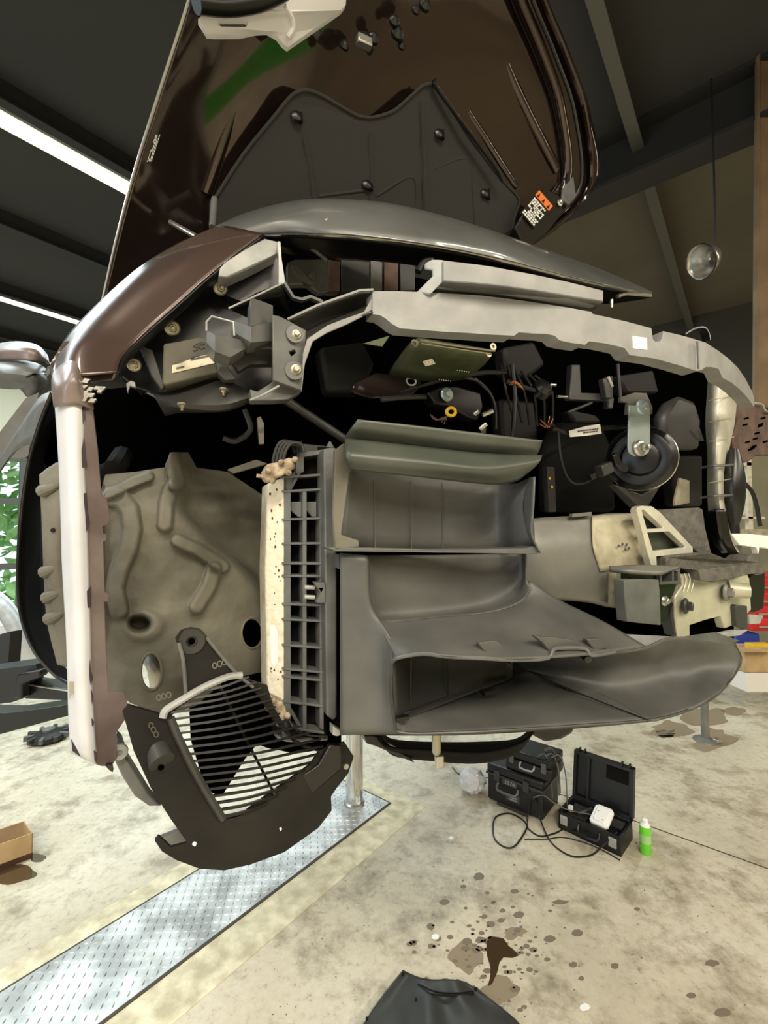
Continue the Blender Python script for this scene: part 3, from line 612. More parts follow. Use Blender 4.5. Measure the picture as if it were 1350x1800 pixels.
mb.q([(520, 800), (534, 795), (534, 830), (520, 832)], RB, .02); mb.q([(534, 795), (570, 790), (570, 797), (534, 803)], RB, .02)
mb.q([(498, 845), (520, 828), (532, 828), (505, 866), (498, 866)], lambda x, y: RB(x, y)+.006, .02)
obj('rib_lattice', mb, 'bracket', rad, bevel=.0006)
mb = MB(); mb.q([(512, 882), (530, 882), (530, 908), (524, 908), (512, 898)], lambda x, y: RB(x, y)+.01, .01); mb.q([(538, 882), (556, 882), (556, 908), (548, 908), (538, 896)], lambda x, y: RB(x, y)+.01, .01)
obj('lattice_plates', mb, 'bracket', rad)
mb = MB()
for y in (1032, 1049): mb.tube([P(535, y, .85), P(553, y+1, .85)], .004, 8, 1)
obj('lattice_pegs', mb, 'bracket_light', rad)
obj('side_post', MB().q([(569, 789), (584, 786), (592, 788), (592, 1262), (585, 1266), (574, 1258)], .835, .05), 'bracket', rad, bevel=.003)
obj('pack_gap_shade', MB().q([(586, 968), (604, 968), (604, 1288), (586, 1270)], .88, .03), 'black_matte', rad)  # black strip closes the gap, shade put into the colour
obj('post_clip', MB().q([(553, 1024), (572, 1024), (572, 1060), (557, 1060), (564, 1042)], .832, .02), 'bracket', rad, bevel=.002)
obj('post_finial', MB().lathe(P(580, 787, .85), UP, [(.009, 0), (.002, .012)], 12), 'bracket', rad)
mb = MB()
for k in range(4):
    x0 = 479+k*6; b = .90-.012*k
    mb.tube([P(x0, 832, b), P(x0+3, 800, b), P(x0+14, 777+k, b), P(x0+32, 778+k, b), P(x0+38, 796, b)], .0032, 8)
mb.g([[(478, 835, .92), (484, 795, .92), (500, 776, .92), (530, 776, .92)], [(500, 830, .86), (500, 800, .86), (512, 784, .86), (532, 786, .86)]], nx=14, ny=6)
obj('header_tank', mb, 'plastic_dark', rad, label='ridged rounded black header tank')
obj('header_top', MB().q([(530, 780), (572, 784), (572, 792), (534, 797), (520, 803)], .90, .05), 'plastic_dark', rad)
for pts, nm in (([(463, 828), (470, 815), (490, 812), (508, 804), (518, 806), (520, 822), (505, 832), (492, 838), (472, 848), (464, 842)], 'upper_clamp'), ([(460, 1222), (468, 1216), (476, 1225), (498, 1235), (506, 1256), (498, 1274), (488, 1270), (484, 1258), (466, 1240)], 'lower_clamp')):
    o = Q(nm, pts, .85, 'crust_brown', rad, .03, bevel=.004, label='crusty corroded clamp')
    mb = MB()
    for i in range(5):
        p = pts[i*2 % len(pts)]; mb.lathe(P(p[0]*.85+pts[5][0]*.15, p[1]*.9+pts[5][1]*.1, .848), -B, [(.006, 0), (.005, .006), (.002, .009)], 10)
    obj('clamp_knobs', mb, 'crust_brown', o)
obj('clamp_pin', MB().cyl(P(451, 836, .86), P(466, 838, .86), .0035), 'crust_brown', rad)
obj('lower_tank', MB().g([[(478, 1258, .93), (480, 1285, .93), (495, 1300, .93), (530, 1298, .93)], [(500, 1262, .86), (498, 1290, .86), (510, 1302, .86), (572, 1300, .86)], [(505, 1258, .85), (520, 1280, .84), (545, 1292, .84), (575, 1293, .84)]], nx=16, ny=10), 'black', rad, solid=.003)
obj('corner_foot', MB().q([(585, 1276), (606, 1290), (592, 1294), (585, 1292)], .81, .02), 'bracket_light', rad)
# ---- air duct: upper shroud
dL = .78; dR = .70
db = lambda x: dL+(dR-dL)*(x-600)/350
sh = obj('upper_duct', MB().g([[(629, 737, .74), (740, 749, .715), (850, 762, .69), (953, 774, .665)], [(617, 753, .75), (735, 770, .725), (845, 783, .70), (947, 792, .675)], [(604, 772, .79), (730, 790, .765), (840, 800, .74), (940, 806, .715)]], nx=24, ny=8), 'plastic_green', C, solid=.003, label='upper flap of the grey air duct')
obj('duct_lip', MB().g([[(606, 771, .76), (735, 785, .735), (845, 797, .71), (953, 801, .68)], [(608, 800, .73), (735, 812, .705), (850, 824, .68), (948, 812, .665)], [(614, 825, .745), (735, 838, .72), (860, 851, .70), (905, 846, .69), (928, 830, .685)]], nx=30, ny=14), 'plastic_green', sh, solid=.003)
obj('duct_recess', MB().g([[(612, 820, .80), (660, 825, .82), (730, 833, .825), (800, 840, .815), (868, 848, .80), (905, 850, .74), (935, 838, .70)], [(598, 966, .80), (650, 968, .82), (730, 968, .825), (800, 969, .815), (870, 970, .80), (905, 970, .74), (940, 962, .70)]], nx=40, ny=6), 'plastic', sh, solid=.003)
mb = MB()
for x in (658, 722, 777, 826): mb.bar([P(x, 842+(x-658)*.06, .817), P(x+1, 966, .817)], .002, .002, up=LT)
obj('recess_seams', mb, 'plastic', sh)
obj('duct_cheek', MB().q([(589, 791), (603, 780), (622, 775), (620, 826), (615, 832), (600, 940), (631, 950), (632, 962), (590, 965), (586, 900)], .765, .012), 'liner', sh, bevel=.002, label='dusty left cheek of the duct')
obj('duct_wing', MB().g([[(925, 842, .72), (940, 838, .68)], [(920, 890, .72), (938, 890, .67)], [(926, 935, .72), (935, 938, .68)], [(934, 958, .73), (950, 972, .68)]], nx=6, ny=20), 'bracket', sh, solid=.003)
obj('duct_shelf', MB().q([(576, 963), (600, 962), (760, 966), (925, 964), (940, 960), (950, 970), (945, 974), (760, 971), (590, 969)], lambda x, y: db(x)-.015, .05), 'bracket', sh, bevel=.002)
obj('duct_pod', MB().q([(596, 975), (645, 978), (646, 1000), (596, 1000)], .80, .04), 'plastic', sh)
# lower scoop
R1 = [(598, 972, .79), (598, 1060, .79), (598, 1130, .79), (598, 1200, .79), (598, 1292, .79)]
R2 = [(640, 976, .77), (644, 1060, .765), (655, 1120, .755), (664, 1190, .75), (664, 1290, .75)]
scoop = obj('lower_duct', MB().g([R1, R2, [(648, 978, .778), (652, 1060, .772), (690, 1130, .72), (689, 1200, .715), (704, 1290, .71)]], nx=30, ny=14), 'plastic', C, solid=.003, label='large lower air duct scoop')
obj('duct_panel', MB().g([[(642, 976, .775), (670, 976, .80), (760, 976, .80), (860, 974, .80), (915, 972, .78), (925, 972, .74)], [(645, 1040, .775), (672, 1040, .80), (760, 1038, .80), (860, 1034, .80), (915, 1020, .78), (925, 1010, .74)], [(652, 1075, .775), (678, 1082, .795), (760, 1076, .795), (850, 1067, .79), (905, 1048, .77), (927, 1022, .74)], [(655, 1088, .76), (685, 1093, .76), (770, 1086, .76), (858, 1077, .75), (912, 1060, .74), (935, 1035, .73)]], nx=40, ny=24), 'plastic', scoop, solid=.003)
obj('duct_slope', MB().g([[(655, 1086, .762), (690, 1093, .762), (770, 1086, .76), (860, 1077, .752), (912, 1060, .742), (930, 1020, .745)],
 [(672, 1112, .74), (715, 1115, .725), (800, 1106, .71), (880, 1094, .70), (940, 1074, .70), (985, 1056, .71)],
 [(690, 1147, .705), (740, 1140, .67), (840, 1135, .645), (940, 1124, .64), (1010, 1107, .645), (1062, 1094, .66)],
 [(691, 1162, .70), (745, 1151, .652), (850, 1158, .618), (950, 1157, .60), (1050, 1150, .597), (1136, 1137, .625)]], nx=50, ny=30), 'plastic', scoop, solid=.003)
mb = MB()
lipT = [(689, 1164, .70), (700, 1156, .68), (745, 1149, .652), (785, 1154, .64), (850, 1157, .618), (905, 1160, .61), (962, 1157, .60), (972, 1143, .602), (985, 1139, .603), (1028, 1140, .60), (1040, 1152, .596), (1080, 1146, .598)]
mb.tube([P(*p) for p in lipT], .0035, 8, 3); obj('scoop_upper_lip', mb, 'bracket', scoop)
for pts in ([(842, 1130), (872, 1126), (895, 1145), (870, 1150), (850, 1144)], [(940, 1118), (985, 1122), (1010, 1126), (1025, 1138), (985, 1137), (968, 1148), (955, 1130)], [(1032, 1124), (1056, 1122), (1068, 1140), (1045, 1144)]):
    sb = [.632, .612, .608][[842, 940, 1032].index(pts[0][0])]
    obj('moulded_pad', MB().q([(x, y, sb-.004) for x, y in pts], None, .012), 'plastic', scoop, bevel=.002)
# interior of the mouth
obj('mouth_wall', MB().g([[(690, 1162, .71), (730, 1152, .78), (800, 1150, .82), (900, 1155, .84)], [(692, 1215, .71), (730, 1208, .78), (800, 1192, .82), (900, 1178, .84)], [(695, 1262, .71), (735, 1248, .77), (800, 1225, .81), (900, 1192, .83)]], nx=24, ny=10), 'plastic_dark', scoop, solid=.003)
mb = MB()
for x, y0, y1, b in ((722, 1155, 1250, .757), (788, 1152, 1228, .805)): mb.bar([P(x, y0, b), P(x, y1, b)], .002, .002, up=LT)
obj('mouth_seams', mb, 'plastic_dark', scoop)
obj('mouth_floor', MB().g([[(693, 1258, .72), (760, 1240, .79), (830, 1215, .82), (900, 1190, .84), (930, 1180, .84)], [(697, 1275, .71), (800, 1250, .72), (900, 1238, .72), (1000, 1225, .71), (1060, 1222, .70)], [(704, 1289, .70), (800, 1288, .66), (900, 1283, .63), (1010, 1276, .61), (1140, 1266, .60)]], nx=40, ny=16), 'plastic', scoop, solid=.003)
obj('scoop_wing', MB().g([[(895, 1156, .82), (960, 1150, .74), (1040, 1150, .69), (1100, 1144, .68), (1135, 1137, .675), (1170, 1122, .68), (1210, 1120, .68), (1240, 1127, .68), (1290, 1129, .68)],
 [(905, 1165, .83), (975, 1172, .77), (1050, 1178, .73), (1110, 1175, .72), (1150, 1170, .715), (1180, 1162, .71), (1215, 1157, .70), (1250, 1155, .69), (1302, 1163, .68)],
 [(915, 1172, .83), (990, 1195, .76), (1060, 1212, .72), (1115, 1217, .70), (1155, 1213, .69), (1185, 1206, .685), (1215, 1200, .68), (1250, 1190, .67), (1288, 1192, .655)],
 [(925, 1178, .82), (1000, 1212, .73), (1070, 1239, .66), (1140, 1266, .60), (1170, 1261, .60), (1190, 1255, .602), (1210, 1248, .605), (1235, 1237, .61), (1264, 1218, .63)]], nx=60, ny=26), 'plastic', scoop, solid=.003)
obj('scoop_lower_lip', MB().tube([P(*p) for p in ((689, 1164, .70), (688, 1220, .702), (694, 1268, .70), (706, 1288, .695), (800, 1288, .66), (900, 1283, .63), (1010, 1276, .61), (1140, 1266, .60), (1205, 1250, .605), (1262, 1220, .63), (1302, 1165, .68), (1290, 1130, .68))], .0028, 8, 5), 'plastic_dark', scoop)
obj('fold_crease', MB().tube([P(890, 1163, .80), P(1010, 1215, .70), P(1140, 1266, .597)], .0015, 6), 'black', scoop)
obj('scoop_base', MB().g([[(600, 1290, .79), (800, 1291, .70), (1000, 1280, .64), (1140, 1268, .60)], [(600, 1286, 1.0), (780, 1270, .98), (900, 1250, .95), (1050, 1230, .92)]], nx=20, ny=6), 'plastic_dark', scoop, solid=.003)
obj('scoop_screw', MB().cyl(P(1025, 1150, .62), P(1034, 1160, .598), .008, .006), 'black', scoop)
obj('floor_rib', MB().bar(cr([P(706, 1262, .72), P(800, 1225, .77), P(890, 1192, .81)], 10), .004, .012), 'plastic_dark', scoop)
obj('floor_clip', MB().box(P(858, 1216, .75), LT*.014, UP*.004, B*.008), 'black', scoop)
obj('floor_clip', MB().box(P(706, 1262, .70), LT*.012, UP*.003, B*.006), 'black', scoop)
obj('mouth_back', MB().q([(690, 1155), (900, 1150), (1010, 1152), (1010, 1225), (900, 1235), (700, 1270)], .87, .01), 'black_matte', scoop)
obj('lower_shade_panel', MB().q([(930, 1045), (1100, 1050), (1290, 1040), (1290, 1122), (1060, 1135), (930, 1110)], 1.02, .02), 'void', C)  # near-black sheet standing in for the dark depth below the rail
# under the duct: dark pan and hanging clamp
obj('fan_shroud', MB().g([[(668, 1288, .86), (680, 1312, .86), (760, 1318, .86), (850, 1322, .86), (915, 1305, .86), (940, 1283, .86)], [(668, 1290, 1.0), (690, 1325, .95), (750, 1335, .93), (840, 1340, .93), (905, 1325, .95), (935, 1290, 1.0)], [(670, 1285, 1.15), (690, 1300, 1.15), (750, 1305, 1.15), (840, 1305, 1.15), (905, 1300, 1.15), (935, 1280, 1.15)]], nx=30, ny=14), 'black_matte', C, solid=.004)
obj('shroud_lug', MB().q([(640, 1292), (668, 1292), (690, 1315), (720, 1330), (730, 1342), (720, 1338), (690, 1325), (660, 1312), (645, 1308)], .88, .03), 'black', C, bevel=.003)
hc = obj('hose_clamp', MB().lathe(P(767, 1290, .80), -UP, [(.009, -.01), (.009, .035), (.006, .04)], 18), 'bolt', C, label='hanging metal tube end under the duct')
obj('clamp_clip', MB().box(P(772, 1338, .80), LT*.008, UP*.012, B*.006), 'steel', hc, bevel=.002)
obj('engine_block', MB().q([(925, 1280), (1012, 1276), (1008, 1290), (990, 1300), (960, 1305), (935, 1292)], 1.1, .1), 'black', C, bevel=.01)
# ---- bumper beam
bmb = itp([(655, .80), (850, .725), (1060, .655), (1180, .65), (1240, .66), (1290, .71), (1332, .80)])
bf = lambda x, y: bmb(x)
btop = [(655, 512), (700, 512), (760, 514), (805, 517), (850, 520), (900, 526), (950, 533), (1000, 541), (1039, 548), (1042, 552), (1070, 558), (1100, 565), (1145, 577), (1147.5, 596), (1152, 601), (1160, 600), (1164, 594), (1165.5, 582), (1200, 590), (1240, 602), (1262, 616), (1280, 630), (1296, 645), (1310, 665), (1322, 688), (1330, 714)]
bbot = [(1326, 716), (1315, 700), (1300, 684), (1285, 672), (1270, 664), (1266, 655), (1263, 648), (1250, 645), (1240, 645), (1234, 650), (1225, 652), (1190, 641), (1150, 630), (1107, 624), (1098, 612), (1088, 609), (1060, 603), (1036, 600), (1028, 606), (1000, 602), (983, 598), (975, 590), (961, 587), (935, 586), (912, 584), (904, 590), (860, 588), (820, 585), (780, 583), (740, 580), (703, 577), (690, 570), (678, 560), (668, 554), (655, 552)]
beam = obj('bumper_beam', MB().band(btop, sorted(bbot), bf, .035), 'beam', C, ang=40, label='pale grey curved bumper beam')
obj('beam_step', MB().bar([P(1226, 600, .648), P(1228, 648, .648)], .004, .003, up=LT), 'bracket', beam)
lb = Q('paper_label', [(1112, 590), (1137, 594), (1138, 615), (1113, 612)], lambda x, y: bmb(x)-.001, 'white', beam, .001, bevel=0, label='small white label with faint print')
mb = MB()
for k in range(3): mb.q([(1116, 596+k*5, .652), (1132-k*3, 598.5+k*5, .652), (1132-k*3, 600+k*5, .652), (1116, 597.6+k*5, .652)], None, .0005)
obj('print_lines', mb, 'bracket', lb)
ub = itp([(733, .80), (780, .735), (940, .68), (1060, .655)]); uf = lambda x, y: ub(x)-.005
obj('upper_bracket', MB().band([(780, 458), (860, 468), (940, 483), (1000, 496), (1060, 511)], [(780, 494), (860, 500), (940, 511), (1000, 522), (1060, 530)], uf, .03), 'beam', beam)
obj('upper_bracket_under', MB().g([[(779, 494, .73), (860, 500, .695), (940, 511, .672), (1060, 530, .65)], [(765, 512, .775), (860, 520, .74), (940, 532, .72), (1038, 549, .70)]], nx=20, ny=5), 'bracket', beam, solid=.003)
obj('bracket_end', MB().q([(748, 462), (760, 456), (781, 457), (780, 493), (757, 517), (733, 513), (762, 484), (761, 474), (748, 472)], lambda x, y: .735+(780-x)*.0008, .006), 'bracket_light', beam, bevel=.002, label='pale cut end of the upper bracket')
obj('bracket_hook', MB().tube([P(x, y, .80) for x, y in ((735, 478), (745, 462), (760, 458))], .007, 8), 'black', beam)
obj('beam_loop', MB().bar(cr([P(x, y, .75) for x, y in ((1198, 590), (1215, 580), (1232, 578), (1240, 588), (1242, 600))], 16), .02, .004, up=B), 'black', beam)
# left arm of the beam
obj('beam_arm', MB().g([[(506, 562, .86), (560, 538, .84), (632, 513, .82), (656, 512, .80)], [(530, 585, .88), (575, 560, .87), (630, 538, .86), (654, 530, .82)], [(538, 600, .85), (576, 578, .83), (620, 560, .81), (656, 550, .80)]], nx=24, ny=12), 'plastic_dark', beam, solid=.004)
obj('arm_top_flange', MB().bar([P(x, y, b) for x, y, b in ((506, 562, .855), (560, 537, .835), (632, 512, .815), (657, 511, .80))], .01, .004, up=B), 'beam', beam)
obj('arm_lower_flange', MB().q([(540, 596), (575, 572), (600, 562), (640, 548), (656, 520), (658, 550), (640, 555), (610, 570), (575, 585), (550, 600), (536, 640), (530, 690), (533, 620)], .805, .004), 'beam', beam, bevel=.001)
# ---- left mounting cluster
mp = obj('headlamp_carrier', MB().q([(205, 655), (225, 618), (262, 580), (270, 560), (300, 545), (340, 510), (352, 490), (380, 474), (462, 415), (492, 425), (500, 500), (478, 560), (480, 670), (440, 700), (400, 718), (340, 722), (300, 712), (282, 695), (235, 680)], .96, .03), 'black', C, bevel=.003)
mb = MB()
for p in (((263, 562), (300, 535), (318, 535)), ((318, 522), (334, 512), (342, 515)), ((350, 496), (378, 474)), ((205, 630), (222, 605), (235, 603)), ((233, 588), (244, 580), (254, 582))):
    mb.tube([P(x, y+2, .93) for x, y in p], .0016, 6, 1)
obj('carrier_edges', mb, 'steel', mp)
obj('lamp_bracket', MB().q([(384, 485), (387, 470), (396, 460), (440, 432), (465, 419), (490, 425), (488, 445), (440, 470), (400, 488)], lambda x, y: .87+(x-385)*.0002, .04), 'bracket_light', mp, bevel=.003, label='pale angular headlamp bracket')
obj('lamp_bracket_side', MB().q([(488, 424), (493, 425), (495, 455), (501, 494), (498, 499), (490, 498), (490, 450)], .87, .01), 'bracket_light', mp)
obj('lamp_bracket_under', MB().q([(388, 488), (440, 470), (489, 446), (497, 497), (450, 515), (425, 530), (400, 520)], .93, .03), 'black', mp)
obj('shelf_plate', MB().g([[(402, 542, .83), (450, 520, .84), (495, 498, .85)], [(440, 560, .93), (480, 545, .94), (512, 562, .94)]], nx=8, ny=4), 'black', mp, solid=.004)
obj('shelf_edge', MB().tube([P(402, 542, .828), P(450, 520, .838), P(496, 498, .848)], .0018, 6), 'bracket_light', mp)
cube_b = itp([(411, .82), (441, .79), (488, .83)])
o = obj('stay_block', MB().band([(411, 564), (441, 574), (488, 562)], [(411, 584), (441, 602), (488, 598)], lambda x, y: cube_b(x), .05), 'bracket', mp, bevel=.002, label='grey stepped stay block')
obj('block_face', MB().band([(441, 523), (460, 529), (480, 537)], [(441, 574), (460, 570), (482, 566)], lambda x, y: .792+(x-441)*.001, .05), 'bracket', o, bevel=.002)
obj('block_base', MB().q([(430, 600), (441, 602), (488, 596), (486, 615), (450, 612)], .83, .03), 'plastic_dark', o)
stay_b = itp([(363, .80), (378, .78), (432, .82)])
o = obj('lower_stay', MB().band([(363, 580), (378, 589), (405, 592), (432, 600)], [(363, 602), (378, 618), (405, 628), (432, 612)], lambda x, y: stay_b(x), .05), 'bracket', mp, bevel=.002)
obj('stay_rim', MB().tube([P(x, y, .80) for x, y in ((363, 582), (363, 566), (372, 556), (410, 566), (412, 590))], .0018, 6, 1), 'bracket_light', o)
obj('stay_web', MB().q([(404, 628), (435, 603), (480, 600), (480, 640), (440, 640), (420, 652)], .86, .02), 'plastic_dark', mp)
pl = obj('bracket_plate', MB().q([(479, 553), (490, 555), (505, 562), (538, 580), (536, 640), (531, 687), (480, 668)], lambda x, y: .80+(x-480)*.0003, .012, [[(508, 618), (518, 614), (521, 620), (512, 626)]]), 'bracket', mp, bevel=.0015)
bolt(521, 588, .805, 9, mp, stud=False); bolt(520, 650, .805, 10, mp, stud=False)
obj('plate_washers', MB().lathe(P(518, 588, .807), -B, [(.016, 0), (.016, .003)], 20).lathe(P(517, 652, .807), -B, [(.017, 0), (.017, .003)], 20), 'bracket', mp)
obj('lower_bracket', MB().q([(439, 684), (442, 704), (480, 704), (508, 702), (531, 688), (480, 669), (472, 676), (452, 688)], .83, .03), 'bracket', mp, bevel=.002)
obj('bracket_lip', MB().tube([P(440, 703, .826), P(462, 694, .815), P(491, 678, .80)], .002, 6), 'bracket_light', mp)
mod = obj('control_module', MB().q([(288, 604), (312, 600), (350, 592), (376, 596), (380, 630), (398, 640), (412, 666), (395, 664), (384, 654), (290, 677), (285, 672)], .88, .05), 'liner', C, bevel=.003, label='grey control box with worn label')
obj('module_foot', MB().q([(376, 622), (395, 636), (415, 666), (396, 668), (384, 655)], .87, .03), 'bracket', mod, bevel=.002)
obj('module_label', MB().q([(303, 642), (376, 618), (377, 638), (302, 656)], .878, .002), 'crust', mod)
mb = MB()
for r in range(5):
    for k in range(8):
        if random.random() < .75: mb.q([(340+k*4.2, 604-k*1.1+r*2.6), (343+k*4.2, 603.3-k*1.1+r*2.6), (343+k*4.2, 605-k*1.1+r*2.6), (340+k*4.2, 605.7-k*1.1+r*2.6)], .877, .0015)
for x, y, l in ((306, 637, 14), (310, 646, 14), (335, 626, 30), (335, 631, 34)): mb.q([(x, y), (x+l, y-l*.22), (x+l, y-l*.22+2), (x, y+2)], .876, .001)
obj('module_print', mb, 'ink', mod)
obj('module_stay', MB().q([(246, 612), (252, 608), (268, 615), (290, 680), (284, 686), (265, 660)], .89, .012), 'plastic_dark', mp, bevel=.002)
obj('carrier_pan', MB().g([[(256, 690, .93), (300, 690, .92), (385, 668, .90), (440, 690, .90)], [(275, 702, .90), (310, 712, .88), (390, 716, .88), (438, 700, .88)], [(290, 730, .95), (320, 724, .95), (395, 722, .95), (440, 706, .95)]], nx=20, ny=8), 'plastic_dark', mp, solid=.004)
for x, y, r in ((387, 507, 12), (303, 577, 13), (236, 641, 12)): bolt(x, y, .92, r, mp, name='stud_nut', ax=(-B*.9-UP*.35+LT*.1))
for x, y in ((393, 685), (320, 711)): bolt(x, y, .88, 8, mp, name='stud_nut', ax=(-UP-B*.4))
obj('end_clip', MB().q([(222, 674), (230, 669), (237, 672), (238, 680), (228, 678), (224, 690)], .86, .008), 'bracket_light', mp)
obj('inner_bracket', MB().q([(505, 462), (520, 455), (578, 455), (578, 512), (560, 515), (540, 500), (505, 500)], 1.0, .02), 'bracket', C, bevel=.003)
mb = MB()
for pl_ in ([(512, 466), (522, 468), (540, 485), (550, 500), (540, 500), (526, 490)], [(540, 485), (552, 475), (556, 496)]): mb.q(pl_, .99, .01)
obj('foil_scrap', mb, 'steel', C)
obj('seal_hose', MB().tube([P(x, y, .95) for x, y in ((462, 417), (515, 419), (545, 435), (575, 458))], .004), 'bracket', C)
obj('inner_bar', MB().bar([P(x, y, .92) for x, y in ((497, 495), (515, 524), (530, 528), (545, 523), (566, 532))], .012, .006, up=B), 'bracket', C)
for x0, x1, m in ((578, 598, 'rust'), (600, 650, 'plastic_dark'), (652, 672, 'bracket'), (676, 700, 'rust'), (704, 730, 'plastic_dark')):
    obj('headlamp_part', MB().q([(x0, 456), (x1, 460), (x1, 510), (x0, 512)], 1.08, .03), m, C, bevel=.002)
# ---- glossy front cowl
ct_ = [(378, 399), (430, 376), (500, 357), (560, 350), (640, 353), (700, 361), (780, 380), (870, 408), (960, 440), (1060, 476), (1145, 513)]
cb_ = [(462, 412), (510, 411), (560, 412), (620, 415), (700, 424), (780, 436), (860, 452), (930, 469), (1000, 487), (1080, 505), (1145, 519)]
cbx = itp([(380, .96), (560, .86), (860, .76), (1000, .74), (1145, .78)])
R = []
for u, d in ((0, .12), (.12, .07), (.4, .03), (.75, .008), (1, 0)):
    R.append([(a[0]+(c[0]-a[0])*u, a[1]+(c[1]-a[1])*u, cbx(a[0])+d*(1 if a[0] < 1100 else .3)) for a, c in zip(ct_, cb_)])
cowl = obj('front_cowl', MB().g(R, nx=70, ny=20), 'cowl', C, solid=.003, label='glossy dark grey arched front cowl')
obj('cowl_trim', MB().tube([P(a, b+1, cbx(a)-.002) for a, b in cb_], .0028, 8), 'chrome', cowl, label='bright trim line along the cowl edge')
obj('cowl_underside', MB().g([[(a, b+3, cbx(a)+.002) for a, b in cb_], [(470, 424, 1.0), (560, 448, .98), (700, 462, .92), (860, 485, .88), (1000, 515, .86), (1060, 533, .84), (1120, 527, .80)]], nx=40, ny=8), 'black', cowl, solid=.003)
obj('cowl_mark', MB().q([(570, 385), (585, 382), (604, 385), (598, 390), (576, 390)], .885, .001), 'bracket_light', cowl)
obj('cowl_clip', MB().tube([P(x, y, .775) for x, y in ((1085, 521), (1100, 516), (1118, 517), (1143, 519))], .005), 'steel', cowl)
obj('cowl_pin', MB().lathe(P(1075, 527, .77), -UP, [(.004, 0), (.003, .02)], 10), 'steel', cowl)
# ---- engine bay items
ecu = obj('control_unit', MB().g([[(735, 596, .92), (800, 606, .90), (863, 616, .88)], [(718, 608, .93), (790, 622, .91), (858, 630, .89)], [(684, 655, 1.02), (760, 668, 1.0), (822, 663, .98)]], nx=10, ny=8), 'ecu', C, solid=.012, label='olive electronic control unit')
mb = MB(); mb.tube([P(738, 598, .905), P(800, 608, .89), P(870, 617, .87)], .0025, 8); mb.tube([P(740, 604, .905), P(800, 613, .89), P(862, 622, .87)], .002, 8)
obj('unit_rail', mb, 'bolt', ecu)
mb = MB()
for x, y in ((728, 604), (858, 622), (866, 610)): mb.lathe(P(x, y, .88), -B, [(.009, 0), (.009, .003), (.004, .003), (.004, 0)], 14)
obj('unit_lugs', mb, 'bolt', ecu)
mb = MB()
for x0, y0, n in ((820, 624, 4), (830, 630, 6), (804, 651, 6), (772, 667, 6)):
    for k in range(n): mb.lathe(P(x0+k*4, y0+k*.6, .90), -B, [(.0014, 0), (.001, .001)], 6)
for r in range(6): mb.q([(745-r*1+3, 635-r*1.5+8), (765-r, 630-r*1.5+8), (765-r, 631-r*1.5+8), (748-r, 636.2-r*1.5+8)], .92, .001)
obj('unit_print', mb, 'crust', ecu)
obj('paper_tag', MB().q([(638, 604), (685, 590), (672, 609)], .95, .002), 'ecu', C)
obj('bay_panel', MB().q([(620, 675), (660, 655), (740, 665), (740, 680), (720, 698), (650, 700), (620, 690)], 1.1, .02, [[(714, 668), (718, 665), (728, 666), (731, 672), (727, 677), (718, 676)]]), 'paint_inner', C, bevel=.003)
obj('bay_slot_rim', MB().tube([P(x, y, 1.095) for x, y in ((714, 668), (718, 665), (728, 666), (731, 672), (727, 677), (718, 676), (714, 668))], .0025, 6, 2), 'bracket_light', C)
obj('support_arm', MB().tube([P(x, y, .95) for x, y in ((670, 702), (720, 698), (755, 698), (775, 705))], .006), 'plastic_dark', C)
lk = obj('hood_lock', MB().q([(752, 690), (775, 680), (810, 680), (845, 690), (850, 715), (840, 738), (820, 732), (806, 724), (800, 716), (765, 710)], .93, .04), 'black', C, bevel=.004)
bolt(785, 694, .925, 12, lk, 'zinc', name='lock_bolt', stud=False)
mb = MB(); mb.tube([P(793+8*math.cos(a*.7854), 724+7*math.sin(a*.7854), .92) for a in range(9)], .004, 8, 2); obj('yellow_seal', mb, 'yellow', lk, label='yellow connector seal')
mb = MB()
for a, c in (((834, 728), (842, 722)), ((848, 730), (866, 722)), ((843, 755), (855, 745)), ((850, 750), (850, 760))): mb.cyl(P(*a, .92), P(*c, .91), .006)
obj('lock_pins', mb, 'steel', lk)
mb = MB()
for pts, r in ((((850, 640), (830, 645), (815, 662), (840, 670), (860, 690), (870, 715), (872, 755)), .004), (((815, 662), (850, 655), (888, 655)), .006), (((700, 690), (735, 680), (780, 668)), .004), (((890, 670), (920, 680), (950, 690)), .006), (((835, 665), (855, 685)), .003), (((1085, 640), (1090, 700)), .006), (((900, 640), (905, 700), (900, 780)), .006)):
    mb.tube([P(x, y, .97) for x, y in pts], r)
obj('wiring_harness', mb, 'rubber', C)
mb = MB()
for i in range(7): mb.tube([P(756+i*4, 728+i*3, .93), P(765+i*3, 738, .925), P(785, 732+i, .92)], .0012, 6)
obj('red_wires', mb, 'rust', C)
mb = MB()
for i in range(6): mb.tube([P(896+i*3, 676+i, .97), P(905+i*2, 670+i*2, .96), P(920, 680+i, .97)], .0013, 6)
for a, c in (((950, 738), (962, 750)), ((955, 742), (966, 752)), ((966, 732), (962, 752)), ((972, 736), (965, 752)), ((948, 745), (960, 752))): mb.tube([P(*a, .93), P(*c, .93)], .0014, 6, 1)
obj('copper_wires', mb, 'copper', C)
obj('reservoir_cap', MB().lathe(P(948, 690, .98), -B+UP*.5, [(.028, 0), (.028, .02), (.02, .03), (.005, .034)], 20), 'black', C)
obj('cap_clip', MB().cyl(P(968, 676, .96), P(978, 677, .95), .004), 'steel', C)
mb = MB(); mb.q([(1005, 640), (1020, 640), (1022, 690), (1075, 692), (1080, 700), (1078, 718), (1070, 718), (1068, 704), (1000, 702), (1002, 692)], 1.0, .02); mb.q([(1060, 665), (1078, 660), (1078, 700), (1066, 700)], .98, .02); mb.bar([P(998, 725, 1.0), P(1040, 708, 1.0)], .008, .01)
obj('bay_bracket', mb, 'plastic_dark', C, bevel=.003)
